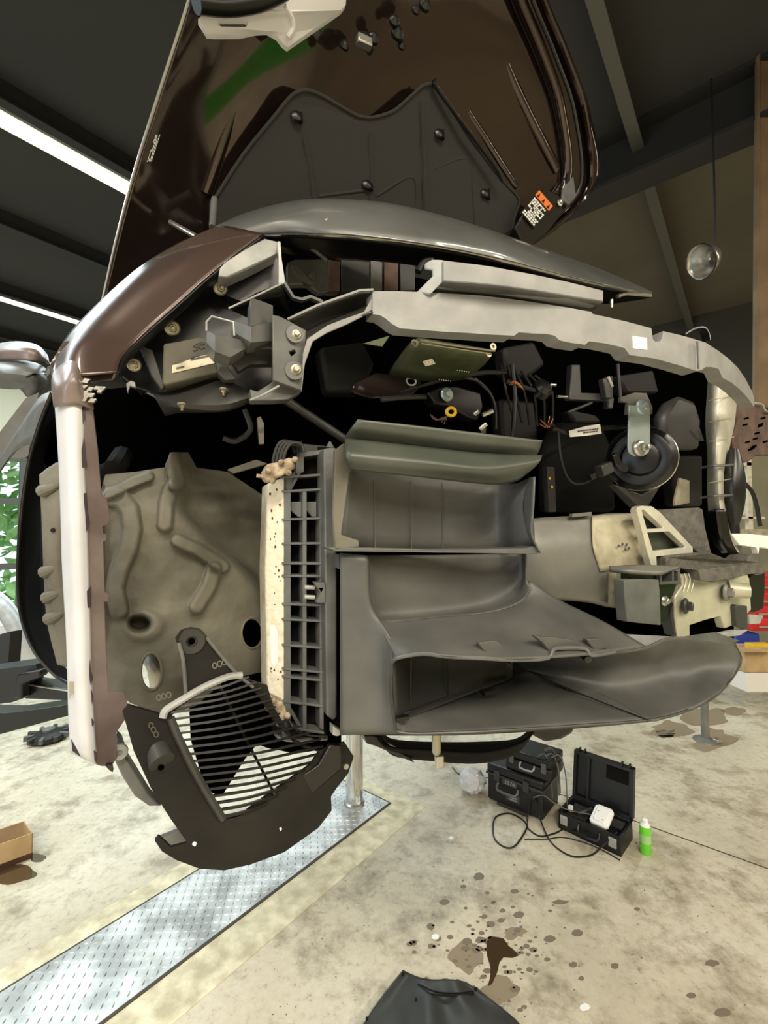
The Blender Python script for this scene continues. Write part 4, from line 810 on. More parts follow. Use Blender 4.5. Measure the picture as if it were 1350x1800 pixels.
obj('bracket_pin', MB().cyl(P(980, 697, .97), P(997, 698, .97), .004).cyl(P(1068, 662, .96), P(1076, 680, .96), .005), 'steel', C)
obj('bay_tank', MB().q([(960, 790), (980, 740), (1060, 745), (1080, 790), (1085, 900), (960, 900)], 1.15, .05), 'black_matte', C, bevel=.02)
obj('fluid_bottle', MB().q([(1165, 730), (1180, 705), (1200, 695), (1225, 705), (1235, 740), (1232, 790), (1180, 788), (1168, 770)], 1.05, .05), 'plastic_dark', C, bevel=.02)
obj('relay_strip', MB().q([(962, 820), (975, 820), (978, 900), (965, 900)], 1.05, .02), 'plastic_dark', C, bevel=.003)
obj('yellow_dots', MB().lathe(P(966, 841, 1.045), -B, [(.0045, 0), (.004, .002)], 12).lathe(P(970, 856, 1.045), -B, [(.0045, 0), (.004, .002)], 12), 'yellow', C)
mb = MB().tube([P(x, y, .90) for x, y in ((962, 745), (980, 755), (985, 800), (995, 835), (1010, 850), (1030, 848), (1040, 842))], .0035); obj('horn_cable', mb, 'rubber', C)
hs = obj('harness_sleeve', MB().tube([P(x, y, .90) for x, y in ((970, 752), (1000, 760), (1030, 757), (1062, 753), (1110, 750), (1140, 748))], .007), 'rubber', C)
Q('harness_label', [(1001, 757), (1030, 749), (1055, 745), (1058, 762), (1030, 766), (1003, 768)], .885, 'white', C, .003, label='white printed wrap label on the harness')
mb = MB()
for k in range(2):
    u = 1016+k*10
    while u < 1050: l = random.uniform(2, 5); mb.q([(u, 757+k*4-(u-1016)*.12), (u+l, 757+k*4-(u+l-1016)*.12), (u+l, 759+k*4-(u+l-1016)*.12), (u, 759+k*4-(u-1016)*.12)], .883, .001); u += l+1.2
obj('label_print', mb, 'ink', C)
for k, pts in enumerate(([(560, 610), (640, 600), (660, 640), (640, 690), (575, 690)], [(885, 610), (940, 600), (960, 640), (930, 665), (890, 655)], [(1085, 660), (1150, 650), (1160, 690), (1100, 690)], [(880, 700), (940, 705), (950, 790), (885, 780)], [(1180, 800), (1236, 800), (1236, 890), (1190, 890)], [(1000, 720), (1050, 730), (1060, 742), (1010, 745)])):
    ch = obj(('fan_housing', 'pump_body', 'air_pipe', 'valve_block', 'splash_panel', 'cable_guide')[k], MB().q(pts, 1.18+.01*k, .06), 'bay', C, bevel=.012)
for k in range(6):
    obj('loom_branch', MB().tube([P(880+k*12, 640+k*4, 1.02), P(890+k*16, 690, 1.0), P(905+k*13, 740+k*3, 1.04)], .004), 'rubber', C)
# horn
hax = (-ray(1126, 806).normalized()+UP*.12-LT*.1).normalized(); hc_ = P(1126, 806, .90); s = pxm(1126, 806, .90)*.93
horn = obj('horn', MB().lathe(hc_, hax, [(s*40, -.035), (s*56, -.02), (s*58, -.004), (s*60, 0), (s*60, .004), (s*52, .008), (s*50, .012), (s*42, .014), (s*34, .012), (s*30, .022), (s*24, .024)], 48), 'black', C, label='round black disc horn')
obj('horn_rim', MB().lathe(hc_-hax*.006, hax, [(s*60, 0), (s*61.5, .002), (s*60, .004)], 48, False), 'steel', horn)
obj('horn_trumpet', MB().q([(1080, 850), (1130, 868), (1165, 850), (1135, 900), (1118, 890)], .93, .03), 'plastic_dark', horn, bevel=.006)
obj('horn_bracket', MB().q([(1106, 712), (1142, 714), (1143, 735), (1143, 785), (1140, 796), (1130, 802), (1115, 802), (1106, 796), (1104, 785)], lambda x, y: .845, .004), 'zinc', horn, bevel=.001, label='zinc plated horn strap')
obj('horn_hanger', MB().q([(1091, 698), (1115, 690), (1137, 691), (1141, 700), (1148, 718), (1146, 728), (1140, 728), (1106, 729), (1102, 728), (1104, 708), (1092, 706)], .85, .01), 'plastic', horn, bevel=.002)
bolt(1126, 716, .845, 13, horn, 'zinc', stud=False, name='hanger_bolt'); bolt(1123, 788, .842, 14, horn, 'steel', name='horn_nut')
obj('horn_plug', MB().box(P(1062, 825, .875), (LT*.9+UP*.35)*.022, (UP*.9-LT*.35)*.016, B*.014), 'plastic_dark', horn, bevel=.004)
obj('horn_plug_boot', MB().box(P(1040, 838, .875), (LT*.9+UP*.35)*.01, (UP*.9-LT*.35)*.008, B*.008), 'black', horn, bevel=.002)
obj('horn_clip', MB().q([(1078, 800), (1086, 794), (1094, 812), (1106, 822), (1104, 830), (1092, 828), (1084, 818)], .865, .015), 'black', horn, bevel=.003)
obj('horn_dot', MB().lathe(P(1150, 778, .868), -B, [(.005, 0), (.004, .001)], 12), 'yellow', horn)
obj('horn_screw', MB().lathe(P(1161, 789, .862), hax, [(.007, 0), (.007, .004), (.003, .004), (.003, .001)], 16), 'steel', horn)
# ---- chassis rail and cast mount
cm = obj('chassis_rail', MB().g([[(915, 915, .95), (960, 910, .93), (1040, 906, .92), (1070, 903, .92), (1122, 902, .92)], [(915, 960, .93), (960, 960, .90), (1040, 960, .89), (1080, 955, .89), (1140, 950, .89)], [(920, 1020, .93), (965, 1020, .90), (1040, 1010, .89), (1085, 1002, .89), (1150, 1000, .89)], [(925, 1058, .95), (965, 1054, .92), (1030, 1058, .91), (1080, 1068, .91), (1150, 1066, .92)]], nx=30, ny=20), 'rail', C, solid=.005)
obj('rail_patch', MB().g([[(1040, 908, .911), (1075, 905, .911), (1122, 903, .911)], [(1042, 960, .883), (1080, 956, .883), (1140, 950, .883)], [(1055, 1005, .883), (1090, 1000, .883), (1150, 998, .883)]], nx=14, ny=12), 'rail_light', cm, solid=.003, label='pale bare metal patch on the rail')
obj('rail_socket', MB().tube([P(1075, 1005, .885), P(1077, 1064, .89)], .012, 14, 1), 'rail_light', cm)
obj('rail_seam', MB().tube([P(x, y, .885) for x, y in ((1118, 905), (1124, 930), (1133, 960), (1140, 990))], .003, 6), 'rust', cm)
mb = MB()
for x, y in ((1086, 958), (1093, 955), (1100, 956), (1098, 964), (1104, 962)): mb.q([(x, y), (x+3, y-1), (x+3, y+4), (x, y+5)], .872, .001)
obj('rail_stamp', mb, 'ink', cm)
obj('rail_tab', MB().q([(1006, 903), (1040, 900), (1040, 906), (1006, 909)], .90, .01), 'rail', cm)
tr = obj('cast_gusset', MB().q([(1119, 897), (1122, 891), (1128, 889), (1146, 890), (1160, 900), (1218, 962), (1218, 973), (1154, 978), (1155, 998), (1146, 998), (1138, 970), (1128, 930)], .84, .02, [[(1128, 897), (1132, 896), (1166, 927), (1164, 929), (1137, 930)], [(1138, 936), (1176, 934), (1205, 961), (1203, 963), (1148, 969)]]), 'alu', C, bevel=.0025, label='bright cast triangular gusset')
obj('gusset_back', MB().q([(1125, 893), (1215, 960), (1216, 972), (1146, 990)], .875, .01), 'plastic_green', tr)
obj('cast_block', MB().q([(1152, 897), (1180, 895), (1230, 892), (1236, 895), (1240, 926), (1251, 972), (1228, 974), (1216, 962)], .85, .06), 'foam', C, bevel=.004)
ab = obj('absorber_block', MB().q([(1171, 980), (1174, 977), (1212, 974), (1250, 972), (1280, 984), (1310, 986), (1320, 975), (1334, 974), (1338, 990), (1342, 1008), (1318, 1009), (1308, 1010), (1292, 1016), (1254, 1022), (1232, 1020), (1228, 1002), (1171, 996)], lambda x, y: .80+abs(x-1245)*.0004, .06), 'foam', C, bevel=.004, label='rough grey absorber block')
bk = obj('tow_mount', MB().q([(1194, 1009), (1220, 1007), (1228, 1018), (1252, 1022), (1285, 1016), (1300, 1012), (1312, 1004), (1318, 1018), (1321, 1072), (1314, 1078), (1300, 1092), (1292, 1098), (1274, 1105), (1268, 1083), (1240, 1090), (1213, 1099), (1213, 1119), (1192, 1120), (1187, 1085), (1186, 1050), (1192, 1040), (1200, 1030), (1198, 1015)], .835, .025), 'cream_casting', C, bevel=.003, label='cream cast tow mount')
bolt(1203, 1065, .828, 14, bk, 'plastic_dark', name='mount_bolt', stud=False, ax=-B+LT*.4); bolt(1273, 1041, .828, 15, bk, 'rail', name='mount_bolt', stud=False, ax=-B+LT*.4)
mb = MB(); tc_ = P(1302, 1038, .81); mb.lathe(tc_, -B+LT*.9, [(.028, -.03), (.022, .0), (.022, .02), (.018, .02), (.018, -.005)], 26, False)
obj('tow_eye', mb, 'cream_casting', bk)
mb = MB()
for x in (1206, 1213, 1220): mb.tube([P(x-3, 1008, .832), P(x, 1020, .831), P(x-5, 1040, .832)], .0015, 6)
obj('casting_ribs', mb, 'alu', bk)
obj('mount_cap', MB().q([(1293, 1066), (1296, 1063), (1314, 1065), (1315, 1106), (1296, 1102)], .82, .02), 'plastic_dark', bk, bevel=.003)
obj('mount_flange', MB().q([(1266, 1113), (1290, 1108), (1316, 1107), (1300, 1117), (1270, 1120)], .82, .01), 'bracket_light', bk)
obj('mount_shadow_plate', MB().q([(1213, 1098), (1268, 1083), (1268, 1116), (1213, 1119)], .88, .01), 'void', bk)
obj('side_plate', MB().q([(1319, 1010), (1346, 1007), (1343, 1070), (1330, 1076), (1318, 1076)], .86, .02), 'black', C, bevel=.003)
obj('side_clip', MB().q([(1316, 1080), (1342, 1082), (1336, 1096), (1318, 1097)], .85, .01), 'bracket_light', C)
fb = obj('flange_bracket', MB().g([[(1071, 998, .86), (1110, 996, .82), (1160, 996, .81), (1196, 997, .82)], [(1071, 1003, .85), (1110, 1006, .80), (1150, 1009, .79), (1166, 1007, .79)]], nx=16, ny=5), 'rail', C, solid=.01)
obj('flange_pocket', MB().q([(1160, 1001), (1196, 999), (1196, 1026), (1160, 1028)], .82, .03, [[(1164, 1005), (1182, 1004), (1182, 1022), (1164, 1023)], [(1185, 1004), (1192, 1004), (1192, 1021), (1185, 1021)]]), 'plastic', fb, bevel=.001)
obj('square_bracket', MB().q([(1097, 1020), (1128, 1018), (1158, 1019), (1160, 1040), (1162, 1099), (1130, 1096), (1102, 1093), (1099, 1060)], .80, .03), 'bracket', fb, bevel=.002, label='square dark grey bumper bracket')
obj('bracket_neck', MB().q([(1103, 1008), (1158, 1008), (1158, 1020), (1103, 1020)], .83, .02), 'black', fb)
obj('bracket_return', MB().q([(1160, 1026), (1190, 1026), (1184, 1045), (1176, 1058), (1174, 1090), (1168, 1096), (1160, 1098)], .84, .02), 'black', fb, bevel=.002)
bolt(1168, 1056, .825, 9, fb, 'steel', stud=False)
obj('mount_web', MB().q([(1186, 1048), (1192, 1042), (1194, 1118), (1186, 1118), (1178, 1080)], .84, .03), 'plastic_dark', fb)
obj('tray_edge', MB().q([(1040, 1128), (1100, 1116), (1200, 1121), (1130, 1138), (1060, 1150)], .72, .01), 'bracket_light', C)
obj('tray_tab', MB().q([(1210, 1119), (1260, 1112), (1300, 1126), (1290, 1130), (1225, 1128)], .74, .006), 'bracket', C)
# ---- right side hose and panels
ho = obj('brake_duct_hose', MB().g([[(1244, 672, .96), (1240, 740, .96), (1243, 800, .96), (1243, 860, .96), (1246, 910, .96), (1252, 945, .96), (1268, 970, .94)], [(1256, 664, .90), (1252, 740, .90), (1252, 800, .90), (1254, 860, .90), (1260, 910, .90), (1268, 945, .90), (1278, 968, .90)], [(1280, 668, .88), (1276, 740, .88), (1268, 800, .88), (1268, 860, .88), (1272, 910, .88), (1282, 945, .88), (1290, 966, .88)], [(1297, 678, .92), (1292, 740, .92), (1280, 800, .93), (1274, 860, .93), (1280, 910, .93), (1290, 945, .92), (1300, 972, .9)]], nx=50, ny=16), 'tape', C, label='silver taped vertical brake duct')
obj('hose_end', MB().g([[(1243, 900, .95), (1250, 945, .95), (1268, 972, .93)], [(1256, 895, .885), (1264, 945, .885), (1280, 972, .885)], [(1276, 895, .87), (1284, 945, .87), (1298, 974, .87)]], nx=16, ny=10), 'black', ho, solid=.003, label='black rubber end of the duct')
for y in (820, 873): obj('hose_strap', MB().tube([P(1232, y+2, .93), P(1255, y-1, .872), P(1278, y-2, .87), P(1292, y-4, .9)], .004, 8), 'bracket', ho)
mb = MB()
for y in (700, 738, 772, 845): mb.tube([P(1246, y+4, .9), P(1268, y, .873), P(1290, y-4, .89)], .0012, 6)
obj('hose_creases', mb, 'rail_light', ho)
obj('duct_bulb', MB().tube([P(x, y, .90) for x, y in ((1290, 790), (1288, 830), (1288, 870), (1290, 910), (1292, 940))], lambda t: .014+.022*math.sin(math.pi*min(t*1.2, 1)), 16), 'black', C)
bp = obj('fender_liner_right', MB().q([(1292, 700), (1312, 712), (1340, 712), (1352, 722), (1380, 730), (1380, 800), (1330, 800), (1316, 812), (1290, 818), (1288, 770), (1296, 740)], 1.0, .02), 'rust', C, bevel=.004, label='rusty brown perforated panel at far right')
mb = MB()
for i in range(12): x = random.uniform(1305, 1348); y = random.uniform(725, 795); mb.q([(x, y), (x+8, y-2), (x+8, y+1), (x, y+3)], .998, .002)
obj('panel_slots', mb, 'void', bp)
obj('panel_trim', MB().tube([P(x, y, .99) for x, y in ((1292, 698), (1306, 707), (1338, 710), (1346, 722), (1360, 724))], .003), 'bracket_light', bp)
obj('white_tray', MB().q([(1286, 938), (1310, 938), (1380, 944), (1380, 968), (1335, 962), (1334, 974), (1330, 962), (1299, 958)], .88, .02), 'white', C, bevel=.002, label='white plastic shelf piece at right')
obj('fuse_clip', MB().q([(1215, 755), (1230, 752), (1238, 775), (1226, 770)], .93, .01), 'bracket', C)
obj('bay_tab', MB().q([(1186, 880), (1195, 840), (1212, 845), (1212, 884), (1186, 889)], 1.0, .006), 'rail_light', C)
obj('strut_rod', MB().cyl(P(497, 700, 1.0), P(610, 775, 1.0), .010), 'plastic_dark', C)
obj('hook_bracket', MB().tube([P(x, y, .98) for x, y in ((430, 720), (440, 755), (415, 775), (392, 770))], .006), 'plastic_dark', C)
obj('side_stay', MB().q([(452, 735), (458, 732), (464, 745), (464, 780), (456, 780)], .93, .01), 'rail', C)
obj('inner_stay', MB().q([(400, 825), (450, 808), (470, 815), (410, 832)], 1.0, .02), 'liner', C)
# ------------------------------------------------------------------ things on the floor and in the background
def frame_box(c0, c1, c3, h):                       # footprint from three floor corners, height
    x = c1-c0; y = c3-c0; return c0, x, y, Vector((0, 0, h))
def bx(mb, o, x, y, z, u0, u1, v0, v1, w0, w1):
    return mb.box(o+x*(u0+u1)/2+y*(v0+v1)/2+z*(w0+w1)/2, x*(u1-u0)/2, y*(v1-v0)/2, z*(w1-w0)/2)
# big closed case
a, b_ = FL(857, 1405), FL(955, 1446); x = b_-a; y = Vector((-x.y, x.x, 0)).normalized()*.27; zc = UP*.235
t = empty('equipment_case', a+x/2+y/2, 'closed black rolling hard case with front handle, under the smaller case', 'case')
case1 = t
obj('body', bx(MB(), a, x, y, zc, 0, 1, 0, 1, .03, .74), 'rubber', t, bevel=.012)
obj('lid', bx(MB(), a, x, y, zc, -.01, 1.01, -.01, 1.01, .76, 1), 'rubber', t, bevel=.014)
mb = MB(); bx(mb, a, x, y, zc, -.02, 1.02, -.03, 1.03, .72, .78); obj('rim', mb, 'plastic_dark', t, bevel=.003)
hd = obj('handle', MB().tube([a+x*.22+zc*.58-y*.02, a+x*.24+zc*.46-y*.14, a+x*.56+zc*.46-y*.14, a+x*.58+zc*.58-y*.02], .008, 8, 2), 'bracket', t)
for u in (.2, .72): obj('latch', bx(MB(), a, x, y, zc, u-.05, u+.05, -.06, 0, .62, .88), 'plastic_dark', t, bevel=.003)
obj('name_plate', bx(MB(), a, x, y, zc, .3, .56, -.02, 0, .6, .74), 'ink', t)
text('2174', .035, a+x*.43+zc*.67-y*.03, x, UP, 'bracket_light', t)
np_ = obj('badge', bx(MB(), a, x, y, zc, .36, .6, -.02, 0, .22, .40), 'ink', t)
mb = MB()
for k in range(2): bx(mb, a, x, y, zc, .41, .55, -.03, -.02, .255+k*.06, .285+k*.06)
obj('badge_print', mb, 'bracket_light', t)
obj('kick_rail', bx(MB(), a, x, y, zc, .2, .75, -.06, .02, 0, .08), 'plastic_dark', t, bevel=.003)
for u in (.05, .95): obj('caster', MB().cyl(a+x*u+y*.9+UP*.0, a+x*u+y*.9+UP*.03, .02), 'black', t)
# smaller case on top
o2 = a+x*.33+y*.05+zc; x2 = x*.80; y2 = y*.8; z2 = UP*.125
t = empty('equipment_case', o2+x2/2+y2/2, 'smaller closed black case stacked on top of the rolling case', 'case')
obj('body', bx(MB(), o2, x2, y2, z2, 0, 1, 0, 1, 0, .6), 'rubber', t, bevel=.01)
obj('lid', bx(MB(), o2, x2, y2, z2, 0, 1, 0, 1, .62, 1), 'rubber', t, bevel=.01)
obj('handle', MB().tube([o2+x2*.35+z2*.55, o2+x2*.37+z2*.4-y2*.15, o2+x2*.63+z2*.4-y2*.15, o2+x2*.65+z2*.55], .006, 8, 2), 'bracket_light', t)
for u in (.15, .85): obj('latch', bx(MB(), o2, x2, y2, z2, u-.05, u+.05, -.06, 0, .4, .85), 'bracket', t, bevel=.002)
# tangle of connector leads draped over the small case
mb = MB()
for k in range(5):
    s = o2+x2*random.uniform(.7, 1.0)+y2*random.uniform(0, .6)+z2*1.06
    mb.tube([s, s+Vector((.05, 0, .01)), s+x2*.12+Vector((.04, -.02, -.08)), s+x2*.1+Vector((.05, -.03, -.16-.03*k))], .0035)
tag(obj('signal_leads', mb, 'bracket'), 'grey leads draped over the side of the stacked black cases', 'leads')
# open case
a, b_ = FL(982, 1455), FL(1092, 1507); x = b_-a; y = Vector((-x.y, x.x, 0)).normalized()*.2; zc = UP*.10
t = empty('open_case', a+x/2+y/2, 'open black hard case with upright lid and white gauge inside', 'case')
mb = MB()
bx(mb, a, x, y, zc, 0, 1, 0, 1, 0, .1); bx(mb, a, x, y, zc, 0, .04, 0, 1, 0, 1); bx(mb, a, x, y, zc, .96, 1, 0, 1, 0, 1); bx(mb, a, x, y, zc, 0, 1, 0, .05, 0, 1); bx(mb, a, x, y, zc, 0, 1, .95, 1, 0, 1)
obj('tray', mb, 'rubber', t, bevel=.004)
obj('foam_insert', bx(MB(), a, x, y, zc, .04, .96, .05, .95, .1, .7), 'black_matte', t, bevel=.003)
mb = MB(); bx(mb, a, x, y, zc, .08, .4, .1, .9, .7, .8); bx(mb, a, x, y, zc, .7, .92, .55, .9, .7, .85); obj('foam_block', mb, 'pad', t, bevel=.004)
lo = a+y*1.0+zc*1.0; lz = (UP*.98+y.normalized()*.15)*.27; ly = y.normalized()*.04
mb = MB(); bx(mb, lo, x, ly, lz, 0, 1, .7, 1, 0, 1)
for u0, u1, w0, w1 in ((0, .05, 0, 1), (.95, 1, 0, 1), (0, 1, 0, .06), (0, 1, .94, 1), (.24, .28, .05, .95)): bx(mb, lo, x, ly, lz, u0, u1, 0, 1, w0, w1)
ld = obj('lid', mb, 'rubber', t, bevel=.003)
obj('lid_recess', bx(MB(), lo, x, ly, lz, .55, .9, .4, .75, .62, .92), 'black_matte', ld, bevel=.003)
for u in (.08, .17, .80, .92): obj('lid_hook', bx(MB(), lo, x, ly, lz, u-.015, u+.015, 0, .9, 1, 1.06), 'rubber', ld, bevel=.002)
for u in (.1, .88): obj('latch', bx(MB(), a, x, y, zc, u-.06, u+.06, -.06, 0, .35, .85), 'bracket_light', t, bevel=.003)
obj('handle', MB().tube([a+x*.35+zc*.75, a+x*.37+zc*.4-y*.12, a+x*.66+zc*.4-y*.12, a+x*.68+zc*.75], .007, 8, 2), 'rubber', t)
# things inside the open case
gp = a+x*.48+y*.14+zc*.86; gx = x*.30; gy = (y*.62)+UP*.045
g0 = empty('smoke_gauge', gp, 'white rounded plastic device lying in the open black case', 'device')
hx = [(0, .12), (.1, 0), (.9, 0), (1, .12), (1, .88), (.85, 1), (.15, 1), (0, .88)]
mb = MB(); nrm = gx.cross(gy).normalized()*.022; mb.hull([gp+gx*u+gy*v for u, v in hx], [gp+gx*u+gy*v+nrm for u, v in hx]); obj('shell', mb, 'white', g0, bevel=.006)
mb = MB(); mb.hull([gp+gx*(.15+u*.7)+gy*(.1+v*.8)+nrm for u, v in hx], [gp+gx*(.2+u*.6)+gy*(.15+v*.7)+nrm*1.3 for u, v in hx]); obj('raised_panel', mb, 'white', g0)
for u, v in ((.3, .6), (.65, .25)): obj('screw', MB().lathe(gp+gx*u+gy*v+nrm*1.3, nrm, [(.003, 0), (.003, .001)], 8), 'ink', g0)
c = a+x*.1+y*.25+zc*.9
tag(obj('adapter_plug', bx(MB(), c, x*.07, y*.12, UP*.03, 0, 1, 0, 1, 0, 1), 'white', bevel=.003), 'tiny white plug at the left corner of the open case', 'plug')
tag(obj('probe_handle', MB().tube([a+x*.25+y*.3+zc*.9, a+x*.40+y*.75+zc*1.0], .012, 10, 1), 'plastic_dark'), 'black tool handle lying in the open case beside the white device', 'tool')
# cables on the floor
def cable(pts, r, m, label, z=.004):
    return tag(obj('cable', MB().tube([FL(p[0], p[1], p[2] if len(p) > 2 else z) for p in pts], r, 8, 10), m), label, 'cable')
cable([(1085, 1463, .09), (1060, 1486, .05), (1040, 1503), (1010, 1506), (985, 1495), (965, 1475), (950, 1440, .02), (945, 1412, .1), (938, 1405, .13), (932, 1410, .1), (927, 1440), (925, 1458), (905, 1487), (885, 1488), (868, 1470), (870, 1438), (895, 1430), (920, 1442), (930, 1458), (950, 1470), (975, 1465), (995, 1458), (1030, 1468, .06)], .0045, 'rubber', 'black cable looped on the floor in front of the cases')
cable([(937, 1402, .14), (955, 1398, .16), (975, 1412, .14), (1000, 1424, .12), (1040, 1432, .11)], .0035, 'bracket', 'grey cable running from the rolling case into the open case')
cable([(922, 1475), (960, 1475), (990, 1472), (1030, 1482), (1060, 1495), (1090, 1512)], .003, 'rubber', 'thin black cable trailing along the front of the open case')
cable([(795, 1348), (806, 1360), (830, 1368, .02), (870, 1366, .09), (900, 1360, .14)], .003, 'rubber', 'thin cable from the plastic bag to the rolling case')
# plastic bag
c = FL(830, 1392); mb = MB(); rows = []
for j in range(13):
    ph = math.pi*j/12*.98+.01; rr = []
    for i in range(26):
        th = 6.28318*i/26; rad_ = .085*(1+.28*mnoise.noise(Vector((math.cos(th)*3+j*.5, math.sin(th)*3, j*.9)))); rr.append(c+Vector((math.cos(th)*math.sin(ph)*rad_*1.0, math.sin(th)*math.sin(ph)*rad_, .075+.075*math.cos(ph)*(1+.3*mnoise.noise(Vector((i*.7, j*.8, 3)))))))
    rows.append(rr)
mb.grid(rows, True); tag(obj('plastic_bag', mb, 'cloth_white', ang=12), 'crumpled silvery plastic bag on the floor left of the rolling case', 'bag')
# spray can
c = FL(1135, 1499); t = empty('spray_can', c, 'bright green spray can with white cap beside the open case', 'spray can')
obj('can', MB().lathe(c, UP, [(.026, 0), (.028, .004), (.028, .135), (.025, .145)], 28), 'spray_green', t)
obj('shoulder', MB().lathe(c+UP*.145, UP, [(.026, 0), (.018, .014), (.016, .018)], 24), 'white', t)
obj('nozzle_cap', MB().lathe(c+UP*.16, UP, [(.016, 0), (.015, .016), (.008, .022)], 20), 'white', t)
obj('label_band', MB().lathe(c+UP*.06, UP, [(.0285, 0), (.0285, .045)], 28, False), 'leaf', t)
# cardboard box lower left
a = FL(60, 1488); t = None
e1 = Vector((-.75, -.62, 0)).normalized()*.34; e2 = Vector((-.62, .75, 0)).normalized()*.14; z = UP*.13
t = empty('cardboard_box', a, 'open cardboard box on the floor at lower left, oil soaked base', 'box')
a = FL(57, 1508); e1 = (FL(-60, 1552)-a); e2 = FL(30, 1468)-a; e2 = e2.normalized()*.16
mb = MB(); bx(mb, a, e1, e2, z, 0, 1, 0, .03, .22, 1); bx(mb, a, e1, e2, z, 0, 1, .97, 1, .22, 1); bx(mb, a, e1, e2, z, 0, .02, 0, 1, .22, 1); bx(mb, a, e1, e2, z, .98, 1, 0, 1, .22, 1)
obj('sides', mb, 'cardboard', t)
mb = MB(); bx(mb, a, e1, e2, z, -.004, 1, -.004, 1.004, 0, .22); obj('wet_base', mb, 'cardboard_wet', t, label='oil darkened base of the box')
tag(obj('blue_rag', bx(MB(), a, e1, e2, z, .08, .9, .2, .8, .3, .5), 'blue', bevel=.01), 'blue cloth lying inside the cardboard box at lower left', 'cloth')
# puddle by the box, oil puddle, drips
def blob(cx, cy, rx, ry, seed, n=22, irr=.35):
    return [(cx+rx*(1+irr*mnoise.noise(Vector((math.cos(a*6.28318/n)*1.5+seed, math.sin(a*6.28318/n)*1.5, seed*.7))))*math.cos(a*6.28318/n), cy+ry*(1+irr*mnoise.noise(Vector((math.cos(a*6.28318/n)*1.5, math.sin(a*6.28318/n)*1.5+seed, 2))))*math.sin(a*6.28318/n)) for a in range(n)]
mb = MB(); mb.flat([(855, 1655), (865, 1647), (885, 1650), (893, 1662), (905, 1672), (912, 1680), (900, 1684), (885, 1683), (878, 1692), (874, 1710), (865, 1730), (858, 1734), (862, 1715), (862, 1700), (856, 1680)], 0, .0012)
tag(obj('oil_puddle', mb, 'puddle'), 'shiny brown oil puddle on the concrete near the bottom', 'puddle')
mb = MB(); mb.flat(blob(20, 1535, 40, 18, 2.2), 0, .001); mb.flat(blob(66, 1508, 14, 7, 5.2), 0, .001)
tag(obj('water_puddle', mb, 'puddle'), 'wet patch seeping from under the cardboard box', 'puddle')
mb = MB()
for i in range(150):
    a = random.gauss(868, 60); y_ = random.gauss(1670, 55); r = abs(random.gauss(0, 3))+1
    if 1480 < y_ < 1795: mb.flat(blob(a, y_, r*1.2, r*.8, i*1.3, 9), 0, .0008)
for cx, cy, rx, ry in ((905, 1567, 8, 4), (912, 1608, 9, 6), (757, 1629, 7, 6), (1080, 1698, 8, 5), (1252, 1693, 12, 6), (1015, 1640, 10, 6), (1270, 1780, 14, 8), (1022, 1720, 5, 4), (1120, 1598, 5, 3), (985, 1586, 14, 4), (770, 1650, 6, 5), (1215, 1750, 9, 5)): mb.flat(blob(cx, cy, rx, ry, cx*.1, 14), 0, .0008)
for i in range(60): mb.flat(blob(random.uniform(250, 1350), random.uniform(1480, 1795), random.uniform(.8, 2.2), random.uniform(.6, 1.5), i, 7), 0, .0006)
tag(obj('oil_drips', mb, 'drip'), 'dark oil drips scattered over the concrete', 'oil drips', kind='stuff')
mb = MB()
for cx, cy, rx, ry in ((1240, 1260, 45, 14), (1255, 1300, 36, 18), (1180, 1285, 35, 14), (820, 1680, 28, 26), (880, 1740, 30, 22), (905, 1640, 20, 10), (1165, 1290, 20, 8), (1290, 1250, 20, 7)): mb.flat(blob(cx, cy, rx, ry, cx*.3, 26, .6), -.0003, .0008)
tag(obj('floor_smears', mb, 'smear'), 'dull dirty smears soaked into the concrete', 'stain', kind='stuff')
for x_, y_, r, lb in ((1027, 1771, 9, 'white paint spot on the floor at lower right of the rubber mat'), (765, 1647, 7, 'small white paper scrap by the oil drips'), (793, 1473, 4, 'tiny pale scrap on the floor left of the cable loop')):
    tag(obj('paper_scrap', MB().flat(blob(x_, y_, r, r*.8, r, 9), .0014, .001), 'white'), lb, 'scrap')
# liner piece in the foreground
mb = MB(); c0 = [(640, 1800), (672, 1752), (708, 1705), (760, 1722), (832, 1735), (845, 1745), (880, 1780), (910, 1800), (925, 1850), (600, 1880)]
rows = []
lt = [(600, 1870), (640, 1800), (672, 1752), (708, 1706)]; rt = [(950, 1870), (915, 1805), (870, 1765), (838, 1738)]
for k, (l, r) in enumerate(zip(lt, rt)):
    rows.append([FL(l[0]+(r[0]-l[0])*u, l[1]+(r[1]-l[1])*u+(6*math.sin(u*6)), .03+.03*math.sin(u*3.14)*(1-k*.2)+.008*math.sin(u*17+k)) for u in (0, .1, .25, .4, .55, .7, .85, 1)])
R2_ = [cr(r, 40) for r in rows]; cols = [cr([R2_[j][i] for j in range(4)], 26) for i in range(40)]
mb.grid([[cols[i][j] for i in range(40)] for j in range(26)])
t = empty('rubber_cover', FL(780, 1790), 'dark grey moulded plastic cover lying on the floor at the bottom edge', 'cover')
obj('panel', mb, 'plastic_dark', t, solid=.006)
obj('raised_rib', MB().tube([FL(735, 1732, .045), FL(765, 1745, .055), (FL(800, 1748, .055)), FL(832, 1744, .04)], .006), 'black', t)
for x_, y_ in ((731, 1756), (836, 1738), (708, 1712), (645, 1790)): obj('rivet', MB().lathe(FL(x_, y_, .052), UP, [(.005, -.004), (.005, .002), (.002, .004)], 12), 'black', t)
